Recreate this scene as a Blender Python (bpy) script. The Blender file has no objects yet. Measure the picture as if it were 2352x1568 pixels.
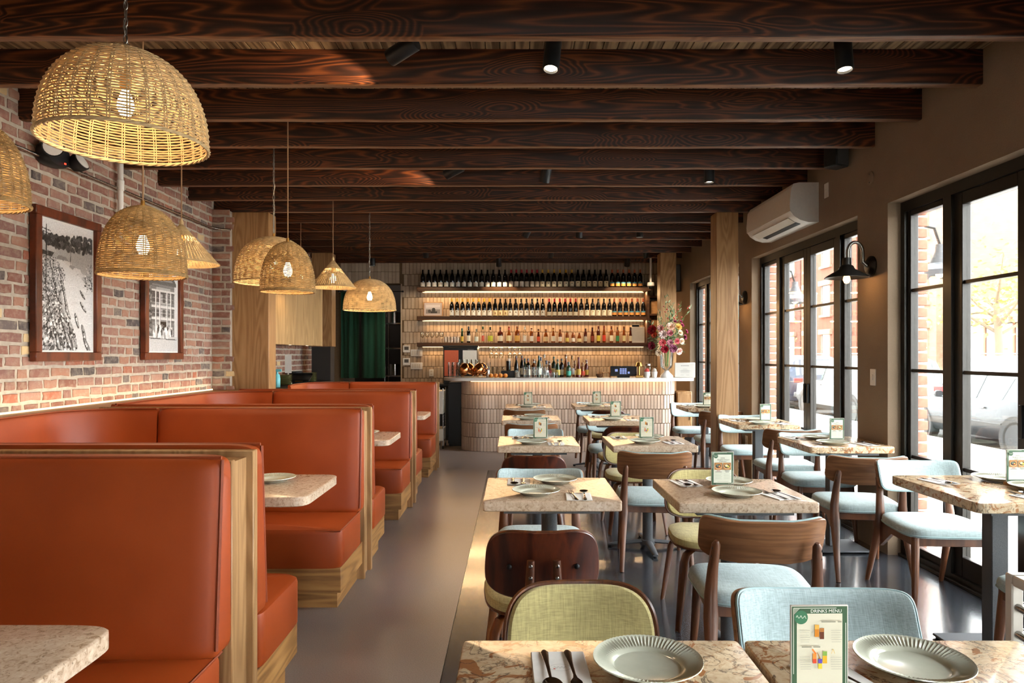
import bpy, bmesh, math, random
import numpy as np
from math import sin, cos, pi, radians as R
from mathutils import Vector, Matrix
random.seed(7)
SC = bpy.context.scene
COL = SC.collection
# ---------------------------------------------------------------- camera, sky, exposure
cam = bpy.data.cameras.new('camera'); cam.lens = 24; cam.sensor_width = 36
cam.shift_x = -5/2352; cam.shift_y = 30/2352; cam.clip_start = 0.05; cam.clip_end = 300
co = bpy.data.objects.new('camera', cam); co.location = (0, 0, 1.4); co.rotation_euler = (R(90), 0, 0)
COL.objects.link(co); SC.camera = co
w = bpy.data.worlds.new('sky'); SC.world = w; w.use_nodes = True
bg = w.node_tree.nodes['Background']
bg.inputs[0].default_value = (0.93, 0.96, 1.0, 1); bg.inputs[1].default_value = 32.0
SC.view_settings.view_transform = 'Standard'; SC.view_settings.look = 'None'
SC.view_settings.exposure = 0.0; SC.view_settings.gamma = 1.0; SC.view_settings.use_curve_mapping = False
SC.cycles.use_denoising = True; SC.cycles.use_adaptive_sampling = True; SC.cycles.adaptive_threshold = 0.02
SC.cycles.max_bounces = 7; SC.cycles.diffuse_bounces = 4; SC.cycles.glossy_bounces = 4
SC.cycles.transparent_max_bounces = 16; SC.cycles.transmission_bounces = 8
SC.cycles.sample_clamp_indirect = 6.0; SC.cycles.sample_clamp_direct = 0.0
SC.cycles.caustics_reflective = False; SC.cycles.caustics_refractive = False
def light(name, typ, loc, energy, color=(1, 1, 1), rot=(0, 0, 0), **k):
    L = bpy.data.lights.new(name, typ); L.energy = energy; L.color = color
    for a, v in k.items(): setattr(L, a, v)
    o = bpy.data.objects.new(name, L); o.location = loc; o.rotation_euler = rot; COL.objects.link(o)
    return o
WINS = [(-0.27, 2.04), (2.46, 4.77), (5.19, 7.50), (7.92, 10.13)]   # openings in the right wall (near y, far y)
XW, XL, HEAD = 2.61, -3.175, 2.457
WARM = (1.0, 0.62, 0.30)
# ---------------------------------------------------------------- materials
def lin(h):
    h = h.lstrip('#'); c = [int(h[i:i+2], 16)/255 for i in (0, 2, 4)]
    return tuple(v/12.92 if v <= 0.04045 else ((v+0.055)/1.055)**2.4 for v in c) + (1,)
class NT:
    def __init__(s, name):
        s.m = bpy.data.materials.new(name); s.m.use_nodes = True; s.t = s.m.node_tree
        s.b = s.t.nodes['Principled BSDF']; s.out = s.t.nodes['Material Output']
    def n(s, typ, **k):
        x = s.t.nodes.new(typ)
        for a, v in k.items(): setattr(x, a, v)
        return x
    def l(s, a, b): s.t.links.new(a, b)
    def coords(s, scale=(1, 1, 1), kind='Object', rnd=0.0):
        tc = s.n('ShaderNodeTexCoord'); mp = s.n('ShaderNodeMapping'); mp.inputs['Scale'].default_value = scale
        s.l(tc.outputs[kind], mp.inputs[0])
        if rnd:
            oi = s.n('ShaderNodeObjectInfo'); mu = s.n('ShaderNodeMath', operation='MULTIPLY'); mu.inputs[1].default_value = rnd
            s.l(oi.outputs['Random'], mu.inputs[0]); s.l(mu.outputs[0], mp.inputs['Location'])
        return mp.outputs[0]
    def noise(s, co, scale, detail=4, rough=0.5, dist=0.0):
        x = s.n('ShaderNodeTexNoise'); x.inputs['Scale'].default_value = scale; x.inputs['Detail'].default_value = detail
        x.inputs['Roughness'].default_value = rough; x.inputs['Distortion'].default_value = dist
        s.l(co, x.inputs['Vector']); return x.outputs['Fac']
    def math(s, op, a, b=None, c=None):
        x = s.n('ShaderNodeMath', operation=op)
        for i, v in enumerate((a, b, c)):
            if v is None: continue
            if isinstance(v, (int, float)): x.inputs[i].default_value = v
            else: s.l(v, x.inputs[i])
        return x.outputs[0]
    def ramp(s, fac, stops, interp='LINEAR'):
        x = s.n('ShaderNodeValToRGB'); cr = x.color_ramp; cr.interpolation = interp
        while len(cr.elements) < len(stops): cr.elements.new(0.5)
        for e, (p, c) in zip(cr.elements, stops):
            e.position = p; e.color = lin(c) if isinstance(c, str) else c
        s.l(fac, x.inputs[0]); return x.outputs[0]
    def mix(s, fac, a, b, mode='MIX'):
        x = s.n('ShaderNodeMix', data_type='RGBA', blend_type=mode)
        for i, v in ((0, fac), (6, a), (7, b)):
            if isinstance(v, (int, float)): x.inputs[i].default_value = v
            elif isinstance(v, str): x.inputs[i].default_value = lin(v)
            elif isinstance(v, tuple): x.inputs[i].default_value = v
            else: s.l(v, x.inputs[i])
        return x.outputs[2]
    def bump(s, h, strength=0.3, dist=0.01):
        x = s.n('ShaderNodeBump'); x.inputs['Strength'].default_value = strength; x.inputs['Distance'].default_value = dist
        s.l(h, x.inputs['Height']); s.l(x.outputs[0], s.b.inputs['Normal'])
    def setv(s, color=None, rough=0.5, metal=0.0, spec=0.5, **k):
        b = s.b
        if color is not None:
            if isinstance(color, str): b.inputs['Base Color'].default_value = lin(color)
            elif isinstance(color, tuple): b.inputs['Base Color'].default_value = color
            else: s.l(color, b.inputs['Base Color'])
        if isinstance(rough, (int, float)): b.inputs['Roughness'].default_value = rough
        else: s.l(rough, b.inputs['Roughness'])
        b.inputs['Metallic'].default_value = metal; b.inputs['Specular IOR Level'].default_value = spec
        for a, v in k.items(): b.inputs[a.replace('_', ' ')].default_value = v
        return s.m
def plain(name, c, rough=0.5, metal=0.0, spec=0.5, var=0.08, vs=40, bump=0.0, **k):
    t = NT(name); co = t.coords()
    n = t.noise(co, vs, 3)
    base = lin(c)
    a = tuple(min(1, v*(1-var)) for v in base[:3]) + (1,); b = tuple(min(1, v*(1+var)) for v in base[:3]) + (1,)
    col = t.ramp(n, [(0.3, a), (0.7, b)])
    if bump: t.bump(n, bump, 0.004)
    return t.setv(col, rough, metal, spec, **k)
def wood(name, stops, stretch, freq=40, rough=0.5, spec=0.4, fine=0.35, rnd=37.0, bump=0.15):
    t = NT(name); co = t.coords(stretch, rnd=rnd)
    n = t.noise(co, 1.0, 2.0, 0.45, 0.3)
    r = t.math('SINE', t.math('MULTIPLY', n, freq))
    r = t.math('MULTIPLY_ADD', r, 0.5, 0.5)
    co2 = t.coords(tuple(v*9 for v in stretch), rnd=rnd)
    f = t.noise(co2, 1.0, 5, 0.7)
    v = t.math('ADD', t.math('MULTIPLY', r, 1-fine), t.math('MULTIPLY', f, fine))
    col = t.ramp(v, stops)
    if bump: t.bump(v, bump, 0.003)
    return t.setv(col, rough, 0, spec)
def glow(name, c, s):
    t = NT(name); t.b.inputs['Emission Color'].default_value = lin(c) if isinstance(c, str) else c
    t.b.inputs['Emission Strength'].default_value = s
    t.setv('#201810', 0.5); return t.m
def fabric(name, c, weave=450, rough=0.9, var=0.15):
    t = NT(name); co = t.coords((1, 1, 1))
    a = t.noise(t.coords((weave, weave*0.06, weave*0.06)), 1, 2); b = t.noise(t.coords((weave*0.06, weave*0.4, weave)), 1, 2)
    n = t.math('MULTIPLY_ADD', t.math('ADD', a, b), 0.5, 0.0)
    base = lin(c)
    col = t.ramp(n, [(0.36, tuple(v*(1-var*1.6) for v in base[:3])+(1,)), (0.62, tuple(min(1, v*(1+var)) for v in base[:3])+(1,))])
    t.bump(n, 0.12, 0.002)
    return t.setv(col, rough, 0, 0.2, Sheen_Weight=0.15)
def clear_glass(name, tint=(1, 1, 1, 1), refl=0.5):
    t = NT(name); t.t.nodes.remove(t.b)
    tr = t.n('ShaderNodeBsdfTransparent'); tr.inputs[0].default_value = tint
    gl = t.n('ShaderNodeBsdfGlossy'); gl.inputs['Roughness'].default_value = 0.02
    fr = t.n('ShaderNodeFresnel'); fr.inputs[0].default_value = 1.5
    m = t.n('ShaderNodeMixShader'); t.l(t.math('MULTIPLY', fr.outputs[0], refl), m.inputs[0])
    t.l(tr.outputs[0], m.inputs[1]); t.l(gl.outputs[0], m.inputs[2]); t.l(m.outputs[0], t.out.inputs[0]); return t.m

M = {}
def beam_m(name, stops):
    t = NT(name); co = t.coords((0.45, 3.6, 4.6), rnd=37)
    n = t.noise(co, 1.0, 2.0, 0.45, 0.2)
    vo = t.n('ShaderNodeTexVoronoi'); vo.inputs['Scale'].default_value = 1.0; t.l(t.coords((1.3, 3.0, 4.4), rnd=37), vo.inputs['Vector'])
    k = t.math('MULTIPLY', t.math('MAXIMUM', t.math('SUBTRACT', 0.42, vo.outputs['Distance']), 0.0), 0.75)
    r = t.math('MULTIPLY_ADD', t.math('SINE', t.math('MULTIPLY', t.math('ADD', n, k), 185)), 0.5, 0.5)
    f = t.noise(t.coords((2.5, 60, 60), rnd=37), 1.0, 4, 0.7); g = t.noise(t.coords((0.9, 2, 2), rnd=37), 1.0, 3)
    v = t.math('ADD', t.math('ADD', t.math('MULTIPLY', r, 0.34), t.math('MULTIPLY', f, 0.41)), t.math('MULTIPLY', g, 0.25))
    col = t.ramp(v, stops); t.bump(v, 0.15, 0.003); return t.setv(col, 0.5, 0, 0.25)
M['beam'] = beam_m('dark stained timber', [(0.25, '#150803'), (0.42, '#281208'), (0.58, '#3e1d0d'), (0.8, '#6e3b19')])
M['beam_under_bounce'] = beam_m('timber underside with painted bounce light', [(0.2, '#4d3020'), (0.5, '#65432d'), (0.85, '#805c40')])  # paler copy of the beam timber: floor bounce light painted into the undersides
M['plank'] = wood('weathered ceiling boards', [(0.2, '#4a3826'), (0.6, '#776048'), (0.9, '#8d7556')], (14, 0.8, 6), 26, 0.7, 0.2, 0.5)
M['oak'] = wood('oak veneer upright', [(0.15, '#7d5a37'), (0.5, '#936d46'), (0.9, '#a47e56')], (5, 5, 0.45), 110, 0.45, 0.35, 0.6, bump=0.05)
M['oak_h'] = wood('oak veneer level', [(0.15, '#6b4723'), (0.5, '#93683a'), (0.9, '#a97d49')], (0.5, 0.5, 6), 90, 0.45, 0.35, 0.6, bump=0.05)
M['oak_y'] = wood('oak veneer along ledge', [(0.15, '#6b4723'), (0.5, '#93683a'), (0.9, '#a97d49')], (5, 0.45, 5), 110, 0.45, 0.35, 0.6, bump=0.05)
M['palewood'] = wood('pale oak panel', [(0.15, '#92734c'), (0.5, '#a6875d'), (0.9, '#b8996e')], (5, 5, 0.45), 70, 0.5, 0.3, 0.6, bump=0.04)
M['shelfwood'] = wood('walnut shelf', [(0.2, '#3a2415'), (0.8, '#5f3d24')], (0.6, 8, 8), 20, 0.5, 0.3, 0.5)
M['walnut'] = wood('walnut ply', [(0.15, '#684429'), (0.5, '#7e5435'), (0.9, '#916644')], (1.5, 3, 22), 30, 0.4, 0.45, 0.6, bump=0.0)
M['walleg'] = wood('walnut legs', [(0.2, '#452717'), (0.8, '#693f26')], (14, 14, 1.2), 14, 0.38, 0.45, 0.5, bump=0.03)
M['rose'] = wood('rosewood ply', [(0.2, '#260f09'), (0.6, '#431c0f'), (0.9, '#5c2a15')], (16, 10, 1.2), 14, 0.3, 0.5, 0.5, bump=0.02)
M['roseleg'] = wood('bent ply legs', [(0.2, '#42200f'), (0.8, '#7d4820')], (20, 14, 1.2), 10, 0.35, 0.45, 0.5, bump=0.02)
M['frame'] = wood('mahogany picture frame', [(0.2, '#3a1608'), (0.8, '#682e15')], (8, 3, 3), 14, 0.4, 0.4, 0.5)
M['smallwood'] = wood('light wood', [(0.2, '#8d623b'), (0.8, '#b98a5b')], (4, 12, 12), 14, 0.5, 0.3, 0.5)
def leather():
    t = NT('rust leather'); co = t.coords()
    n = t.noise(co, 3.0, 3); f = t.noise(co, 260, 2)
    col = t.ramp(n, [(0.3, '#86350e'), (0.7, '#943e14')]); t.bump(f, 0.12, 0.001)
    return t.setv(col, 0.46, 0, 0.32)
M['leather'] = leather()
M['welt'] = plain('leather piping', '#7c3417', 0.45)
def stucco():
    t = NT('taupe stucco'); co = t.coords()
    n = t.noise(co, 170, 4, 0.7); m = t.noise(co, 2.2, 4)
    col = t.mix(t.math('MULTIPLY', n, 0.6), t.ramp(m, [(0.3, '#85725f'), (0.7, '#907d69')]), '#6a5746'); t.bump(n, 0.5, 0.006)
    return t.setv(col, 0.92, 0, 0.15)
M['stucco'] = stucco()
def stone(name, c0, c1, dark, sc=14.0, vein=True):
    t = NT(name); co = t.coords((1, 1, 1), rnd=9)
    n = t.noise(co, sc, 5, 0.6, 1.2); n2 = t.noise(co, sc*1.7, 4, 0.55, 1.6); n3 = t.noise(co, sc*9, 3, 0.6)
    n4 = t.noise(co, sc*1.4, 4, 0.6, 1.6)
    base = t.ramp(n3, [(0.3, c0), (0.7, c1)])
    base = t.mix(t.ramp(n2, [(0.555, (0, 0, 0, 1)), (0.585, (.9, .9, .9, 1))]), base, '#9a6237')
    v = t.math('ABSOLUTE', t.math('SUBTRACT', n, 0.5))
    base = t.mix(t.ramp(v, [(0.0, (.85, .85, .85, 1)), (0.022, (0, 0, 0, 1))]), base, dark)
    v2 = t.math('ABSOLUTE', t.math('SUBTRACT', n4, 0.46))
    base = t.mix(t.ramp(v2, [(0.0, (.5, .5, .5, 1)), (0.03, (0, 0, 0, 1))]), base, '#9b6a42')
    return t.setv(base, 0.16, 0, 0.5)
M['stone'] = stone('beige veined quartz', '#c2a887', '#d6bf9f', '#4f4038', 8.5)
def stone2():
    t = NT('pale speckled quartz'); co = t.coords((1, 1, 1), rnd=9)
    n = t.noise(co, 60, 5, 0.65, 1.0); m = t.noise(co, 10, 4); k = t.noise(co, 150, 3)
    base = t.ramp(n, [(0.35, '#8e7660'), (0.47, '#b8a08a'), (0.7, '#cbb7a1')])
    base = t.mix(t.ramp(k, [(0.66, (0, 0, 0, 1)), (0.7, (.7, .7, .7, 1))]), base, '#50443a')
    base = t.mix(t.math('MULTIPLY', m, 0.35), base, '#a98a70')
    return t.setv(base, 0.2, 0, 0.5)
M['stone2'] = stone2()
def floor_m(name, lo, hi, rough, spec):
    t = NT(name); co = t.coords()
    n = t.noise(co, 190, 3, 0.7); m = t.noise(co, 0.9, 5, 0.6); k = t.noise(co, 420, 2)
    base = t.ramp(n, [(0.35, lo), (0.68, hi)])
    base = t.mix(t.math('MULTIPLY', m, 0.5), base, lo)
    t.bump(n, 0.06, 0.003)
    return t.setv(base, rough, 0, spec, **({'Coat_Weight': 0.6, 'Coat_Roughness': 0.1} if rough < .27 else {}))
M['floor_dark'] = floor_m('dark polished concrete', '#222429', '#45484e', 0.22, 0.8)
M['floor_light'] = floor_m('grey polished concrete', '#766b66', '#998e88', 0.30, 0.5)
def brick_m():
    t = NT('old brick'); oi = t.n('ShaderNodeObjectInfo')
    base = t.ramp(oi.outputs['Random'], [(0.0, '#7c564b'), (0.16, '#8f6b5f'), (0.32, '#845e53'), (0.5, '#98705f'), (0.64, '#7d5c54'), (0.78, '#957265'), (0.87, '#655a57'), (0.93, '#544c4b'), (0.96, '#c6ab82'), (0.98, '#945d4b')], 'CONSTANT')
    co = t.coords((1, 1, 1), 'Object', 21); n = t.noise(co, 22, 5, 0.65); n2 = t.noise(co, 90, 3)
    base = t.mix(t.ramp(n, [(0.45, (0, 0, 0, 1)), (0.8, (.6, .6, .6, 1))]), base, '#a99a88')
    t.bump(t.math('ADD', n, n2), 0.5, 0.008)
    return t.setv(base, 0.95, 0, 0.1)
M['brick'] = brick_m()
def brick_stuff_m():
    t = NT('old brick joined'); at = t.n('ShaderNodeAttribute', attribute_name='rnd')
    base = t.ramp(at.outputs['Fac'], [(0.0, '#7c564b'), (0.16, '#8f6b5f'), (0.32, '#845e53'), (0.5, '#98705f'), (0.64, '#7d5c54'), (0.78, '#957265'), (0.87, '#655a57'), (0.93, '#544c4b'), (0.96, '#c6ab82'), (0.98, '#945d4b')], 'CONSTANT')
    co = t.coords(); n = t.noise(co, 22, 5, 0.65)
    base = t.mix(t.ramp(n, [(0.45, (0, 0, 0, 1)), (0.8, (.6, .6, .6, 1))]), base, '#a99a88')
    t.bump(n, 0.5, 0.008); return t.setv(base, 0.95, 0, 0.1)
M['brick_j'] = brick_stuff_m()
M['mortar'] = plain('mortar', '#a89c8e', 0.97, 0, 0.1, 0.12, 25, 0.5)
M['ext_mortar'] = plain('pale mortar', '#cfc9bf', 0.97, 0, 0.1, 0.1, 25)
M['ext_brick'] = plain('facade brick', '#9a6a59', 0.95, 0, 0.1, 0.2, 30)
def tile_m(name, a, b):
    t = NT(name); oi = t.n('ShaderNodeObjectInfo'); at = t.n('ShaderNodeAttribute', attribute_name='rnd')
    r = t.math('FRACT', t.math('ADD', oi.outputs['Random'], at.outputs['Fac']))
    n = t.noise(t.coords(), 30, 3)
    base = t.ramp(t.math('MULTIPLY_ADD', n, 0.4, t.math('MULTIPLY', r, 0.6)), [(0.15, a), (0.85, b)])
    t.bump(n, 0.12, 0.004); return t.setv(base, 0.32, 0, 0.45)
M['tile'] = tile_m('greige glazed tile', '#a8917f', '#c7b3a2')
M['tile_w'] = tile_m('taupe glazed tile', '#9c8974', '#b8a48e')
M['grout'] = plain('grout', '#66543f', 0.95, 0, 0.1)
M['counter'] = plain('white stone slab', '#cfc8c0', 0.22, 0, 0.5, 0.06, 18)
M['alu'] = plain('dark bronze aluminium', '#2c2926', 0.38, 0.5, 0.4)
M['black'] = plain('black metal', '#16171a', 0.45, 0.2, 0.4)
M['grey_metal'] = plain('textured grey steel', '#56575a', 0.6, 0.3, 0.4, 0.2, 300, 0.2)
M['steel'] = plain('brushed steel', '#b5b2ae', 0.25, 1.0)
M['cutlery'] = plain('polished steel', '#8c8580', 0.14, 1.0, var=0.02)
M['brass'] = plain('aged brass', '#b08a4e', 0.28, 1.0)
M['copper'] = plain('hammered copper', '#c98550', 0.2, 1.0, var=0.15, vs=120, bump=0.3)
M['white'] = plain('white plastic', '#dcd9d4', 0.4, 0, 0.4, 0.03)
M['offwhite'] = plain('off white plastic', '#c8c0b4', 0.4, 0, 0.4, 0.03)
M['paper'] = plain('white paper', '#dcdad2', 0.8, 0, 0.2, 0.03)
M['napkin'] = plain('white napkin', '#e6e2dc', 0.9, 0, 0.1, 0.03, 60)
M['plate'] = plain('sage glazed stoneware', '#bbbba9', 0.15, 0, 0.5, 0.05, 25)
M['teal'] = fabric('pale blue twill', '#a9b9ba'); M['green'] = fabric('olive linen', '#ada06e', 330, var=0.16)
M['piping'] = plain('pale blue piping', '#9ab3b5', 0.85)
M['wicker'] = plain('rattan', '#b79c72', 0.6, 0, 0.3, 0.2, 30)
M['wicker2'] = plain('grey rattan', '#8a6f48', 0.65, 0, 0.3, 0.25, 30)
M['bulb'] = glow('lamp bulb', (1, 0.72, 0.38, 1), 30.0)
M['amber_bulb'] = glow('amber filament bulb', (1, 0.5, 0.16, 1), 12.0)
M['led'] = glow('warm light strip', (1, 0.74, 0.42, 1), 2.6)
M['lens'] = glow('spot lens', (1, 0.83, 0.6, 1), 14.0)
M['cord'] = plain('tan cord', '#8c6a4c', 0.8)
M['chain'] = plain('pewter chain', '#8d877e', 0.35, 0.9)
M['glass'] = clear_glass('clear glass', (0.98, 0.99, 0.98, 1), 0.7)
M['pane'] = clear_glass('window glass', (0.97, 0.985, 0.97, 1), 0.55)
M['darkglass'] = clear_glass('tinted glass', (0.25, 0.29, 0.28, 1), 1.0)
M['black_bottle'] = plain('dark bottle glass', '#0c0b0a', 0.12, 0, 0.6)
M['green_bottle'] = plain('green bottle glass', '#1e3a24', 0.1, 0, 0.6)
M['screen'] = plain('black screen', '#0b0d12', 0.15)
M['darkwall'] = plain('dark paint', '#241d19', 0.8)
M['kitchen'] = plain('kitchen grey', '#4a4744', 0.6)
M['curtain'] = fabric('forest green cloth', '#153a27', 200)
M['foam'] = plain('sidewalk concrete', '#b9b4ac', 0.95, 0, 0.1, 0.08, 5)
M['asphalt'] = plain('asphalt', '#4a4947', 0.95, 0, 0.1, 0.12, 30)
def print_m():
    t = NT('printed ink'); at = t.n('ShaderNodeAttribute', attribute_name='Col'); return t.setv(at.outputs['Color'], 0.45, 0, 0.3)
M['print'] = print_m()
def vmat(c, rough=0.3, **k):
    key = 'v'+c+str(rough)
    if key not in M: M[key] = plain('tint '+c.strip('#'), c, rough, var=0.04, **k)
    return M[key]
# ---------------------------------------------------------------- mesh helpers
class MB:
    def __init__(s): s.V = []; s.F = []; s.M = []; s.rnd = None
    def add(s, V, F, m=0, xf=None):
        b = len(s.V)
        s.V += [tuple(xf @ Vector(v)) for v in V] if xf else [tuple(v) for v in V]
        s.F += [tuple(b+i for i in f) for f in F]; s.M += [m]*len(F); return s
    def box(s, x0, x1, y0, y1, z0, z1, m=0, b=0.0, xf=None):
        lo, hi = (x0, y0, z0), (x1, y1, z1)
        if b <= 0:
            V = [(x, y, z) for z in (z0, z1) for y in (y0, y1) for x in (x0, x1)]
            return s.add(V, [(0, 2, 3, 1), (4, 5, 7, 6), (0, 1, 5, 4), (2, 6, 7, 3), (0, 4, 6, 2), (1, 3, 7, 5)], m, xf)
        V = []
        for c in range(8):
            for a in range(3):
                p = []
                for k in range(3):
                    hi_ = (c >> k) & 1; v = hi[k] if hi_ else lo[k]
                    if k != a: v += -b if hi_ else b
                    p.append(v)
                V.append(tuple(p))
        F = []
        for a in range(3):
            p, q = [(1, 2), (2, 0), (0, 1)][a]
            for sg in (0, 1):
                f = [(sg << a) | (i << p) | (j << q) for i, j in ((0, 0), (1, 0), (1, 1), (0, 1))]
                f = [c*3+a for c in f]; F.append(tuple(f if sg else f[::-1]))
            for i in (0, 1):
                for j in (0, 1):
                    c0 = (i << p) | (j << q); c1 = c0 | (1 << a)
                    f = (c0*3+p, c1*3+p, c1*3+q, c0*3+q); F.append(f if i == j else f[::-1])
        for c in range(8):
            par = ((c & 1) + (c >> 1 & 1) + (c >> 2 & 1)) % 2
            F.append((c*3, c*3+1, c*3+2) if par else (c*3+2, c*3+1, c*3))
        return s.add(V, F, m, xf)
    def loft(s, rings, m=0, cap=True, closed=False):
        n = len(rings[0]); b = len(s.V)
        for r in rings: s.V += [tuple(v) for v in r]
        K = len(rings)
        for k in range(K if closed else K-1):
            for i in range(n):
                j = (i+1) % n; k2 = (k+1) % K
                s.F.append((b+k*n+i, b+k*n+j, b+k2*n+j, b+k2*n+i)); s.M.append(m)
        if cap and not closed:
            s.F.append(tuple(b+i for i in range(n))[::-1]); s.M.append(m)
            s.F.append(tuple(b+(K-1)*n+i for i in range(n))); s.M.append(m)
        return s
    def tube(s, path, r, n=8, m=0, cap=True, closed=False, r2=None, up=None):
        P = [Vector(p) for p in path]; K = len(P)
        rr = r if isinstance(r, (list, tuple)) else [r]*K
        rr2 = rr if r2 is None else (r2 if isinstance(r2, (list, tuple)) else [r2]*K)
        rings = []; pu = Vector(up) if up else None
        for i in range(K):
            if closed: d = P[(i+1) % K]-P[i-1]
            else: d = P[min(i+1, K-1)]-P[max(i-1, 0)]
            d.normalize()
            if pu is None: pu = Vector((0, 0, 1)) if abs(d.z) < 0.9 else Vector((1, 0, 0))
            a = d.cross(pu)
            if a.length < 1e-6: a = d.cross(Vector((0.3, 1, 0.2)))
            a.normalize(); u = a.cross(d)
            if up is None: pu = u
            rings.append([P[i] + a*(cos(2*pi*k/n)*rr[i]) + u*(sin(2*pi*k/n)*rr2[i]) for k in range(n)])
        return s.loft(rings, m, cap, closed)
    def lathe(s, prof, n=24, m=0, xf=None, c=(0, 0, 0)):
        rings = [[(c[0]+r*cos(2*pi*k/n), c[1]+r*sin(2*pi*k/n), c[2]+z) for k in range(n)] for r, z in prof]
        if xf: rings = [[tuple(xf @ Vector(v)) for v in q] for q in rings]
        return s.loft(rings, m, True)
    def pad(s, fn, prof, n=40, p=4.0, m=0):
        """a profile (t, h) from the under-centre to the top-centre carried round a superellipse; fn(u, v, h) -> point"""
        rings = []
        for t, h in prof:
            t = max(t, 0.001); q = []
            for k in range(n):
                a = 2*pi*(k+0.5)/n; cu, cv = cos(a), sin(a)
                u = math.copysign(abs(cu)**(2/p), cu); v = math.copysign(abs(cv)**(2/p), cv)
                q.append(fn(u*t, v*t, h))
            rings.append(q)
        return s.loft(rings, m, True)
    def mesh(s, name, mats, smooth=40, recalc=True):
        me = bpy.data.meshes.new(name); me.from_pydata(s.V, [], s.F)
        for x in (mats if isinstance(mats, (list, tuple)) else [mats]): me.materials.append(x)
        if len(set(s.M)) > 1: me.polygons.foreach_set('material_index', s.M)
        if recalc:
            bm = bmesh.new(); bm.from_mesh(me); bmesh.ops.recalc_face_normals(bm, faces=bm.faces); bm.to_mesh(me); bm.free()
        if s.rnd is not None:
            at = me.attributes.new('rnd', 'FLOAT', 'FACE'); at.data.foreach_set('value', s.rnd)
        if smooth:
            me.polygons.foreach_set('use_smooth', [True]*len(me.polygons)); me.set_sharp_from_angle(angle=R(smooth))
        me.update(); return me
    def obj(s, name, mats, parent=None, loc=(0, 0, 0), rot=(0, 0, 0), smooth=40, recalc=True):
        return put(name, s.mesh(name, mats, smooth, recalc), parent, loc, rot)
def put(name, me, parent=None, loc=(0, 0, 0), rot=(0, 0, 0)):
    o = bpy.data.objects.new(name, me); o.location = loc; o.rotation_euler = rot
    COL.objects.link(o)
    if parent: o.parent = parent
    return o
def tag(o, label, cat=None, group=None, kind=None):
    o['label'] = label
    if cat: o['category'] = cat
    if group: o['group'] = group
    if kind: o['kind'] = kind
    return o
def thing(name, label, cat, loc=(0, 0, 0), rotz=0.0, group=None, kind=None):
    return tag(put(name, None, None, loc, (0, 0, rotz)), label, cat, group, kind)
KIDS = {}
def copy_tree(o, parent=None):
    c = o.copy(); COL.objects.link(c)
    if parent: c.parent = parent
    for ch in o.children: copy_tree(ch, c)
    return c
def instance(proto, label, loc, rotz=0, group=None, first=set()):
    """the prototype itself the first time, then copies of the thing and of each of its parts"""
    if proto.name not in first: first.add(proto.name); c = proto
    else: c = copy_tree(proto)
    c.location = loc; c.rotation_euler = (c.rotation_euler[0], c.rotation_euler[1], rotz); c['label'] = label
    if group: c['group'] = group
    return c
class Print:
    """flat print: coloured polygons stacked by a hair's breadth; local x right, y up, z towards the reader"""
    def __init__(s): s.V = []; s.F = []; s.C = []; s.k = 0
    def poly(s, pts, c):
        z = s.k*0.00012; s.k += 1; b = len(s.V); s.V += [(x, y, z) for x, y in pts]; s.F.append(tuple(range(b, b+len(pts)))); s.C.append(lin(c) if isinstance(c, str) else c)
    def rect(s, x0, x1, y0, y1, c): s.poly([(x0, y0), (x1, y0), (x1, y1), (x0, y1)], c)
    def disc(s, x, y, r, c, ry=None, n=20, a=0.0):
        ry = ry or r
        s.poly([(x+r*cos(t)*cos(a)-ry*sin(t)*sin(a), y+r*cos(t)*sin(a)+ry*sin(t)*cos(a)) for t in [2*pi*i/n for i in range(n)]], c)
    def line(s, pts, wd, c):
        z = s.k*0.00012; s.k += 1
        for (xa, ya), (xb, yb) in zip(pts, pts[1:]):
            d = Vector((xb-xa, yb-ya)); 
            if d.length < 1e-6: continue
            n = Vector((-d.y, d.x)).normalized()*wd/2; b = len(s.V)
            s.V += [(xa+n.x, ya+n.y, z), (xa-n.x, ya-n.y, z), (xb-n.x, yb-n.y, z), (xb+n.x, yb+n.y, z)]; s.F.append((b, b+1, b+2, b+3)); s.C.append(lin(c))
    def text(s, txt, x, y, size, c, align='CENTER', shear=0.0):
        z = s.k*0.00012; s.k += 1
        cu = bpy.data.curves.new('t', 'FONT'); cu.body = txt; cu.size = size; cu.align_x = align; cu.shear = shear; cu.resolution_u = 2
        o = bpy.data.objects.new('t', cu); COL.objects.link(o)
        me = bpy.data.meshes.new_from_object(o.evaluated_get(bpy.context.evaluated_depsgraph_get()))
        b = len(s.V); s.V += [(v.co.x+x, v.co.y+y, z) for v in me.vertices]
        for p in me.polygons: s.F.append(tuple(b+i for i in p.vertices)); s.C.append(lin(c))
        bpy.data.objects.remove(o); bpy.data.meshes.remove(me); bpy.data.curves.remove(cu)
    def mesh(s, name):
        me = bpy.data.meshes.new(name); me.from_pydata(s.V, [], s.F); me.materials.append(M['print'])
        at = me.attributes.new('Col', 'FLOAT_COLOR', 'FACE')
        at.data.foreach_set('color', [v for c in s.C for v in c]); me.update(); return me
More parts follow.
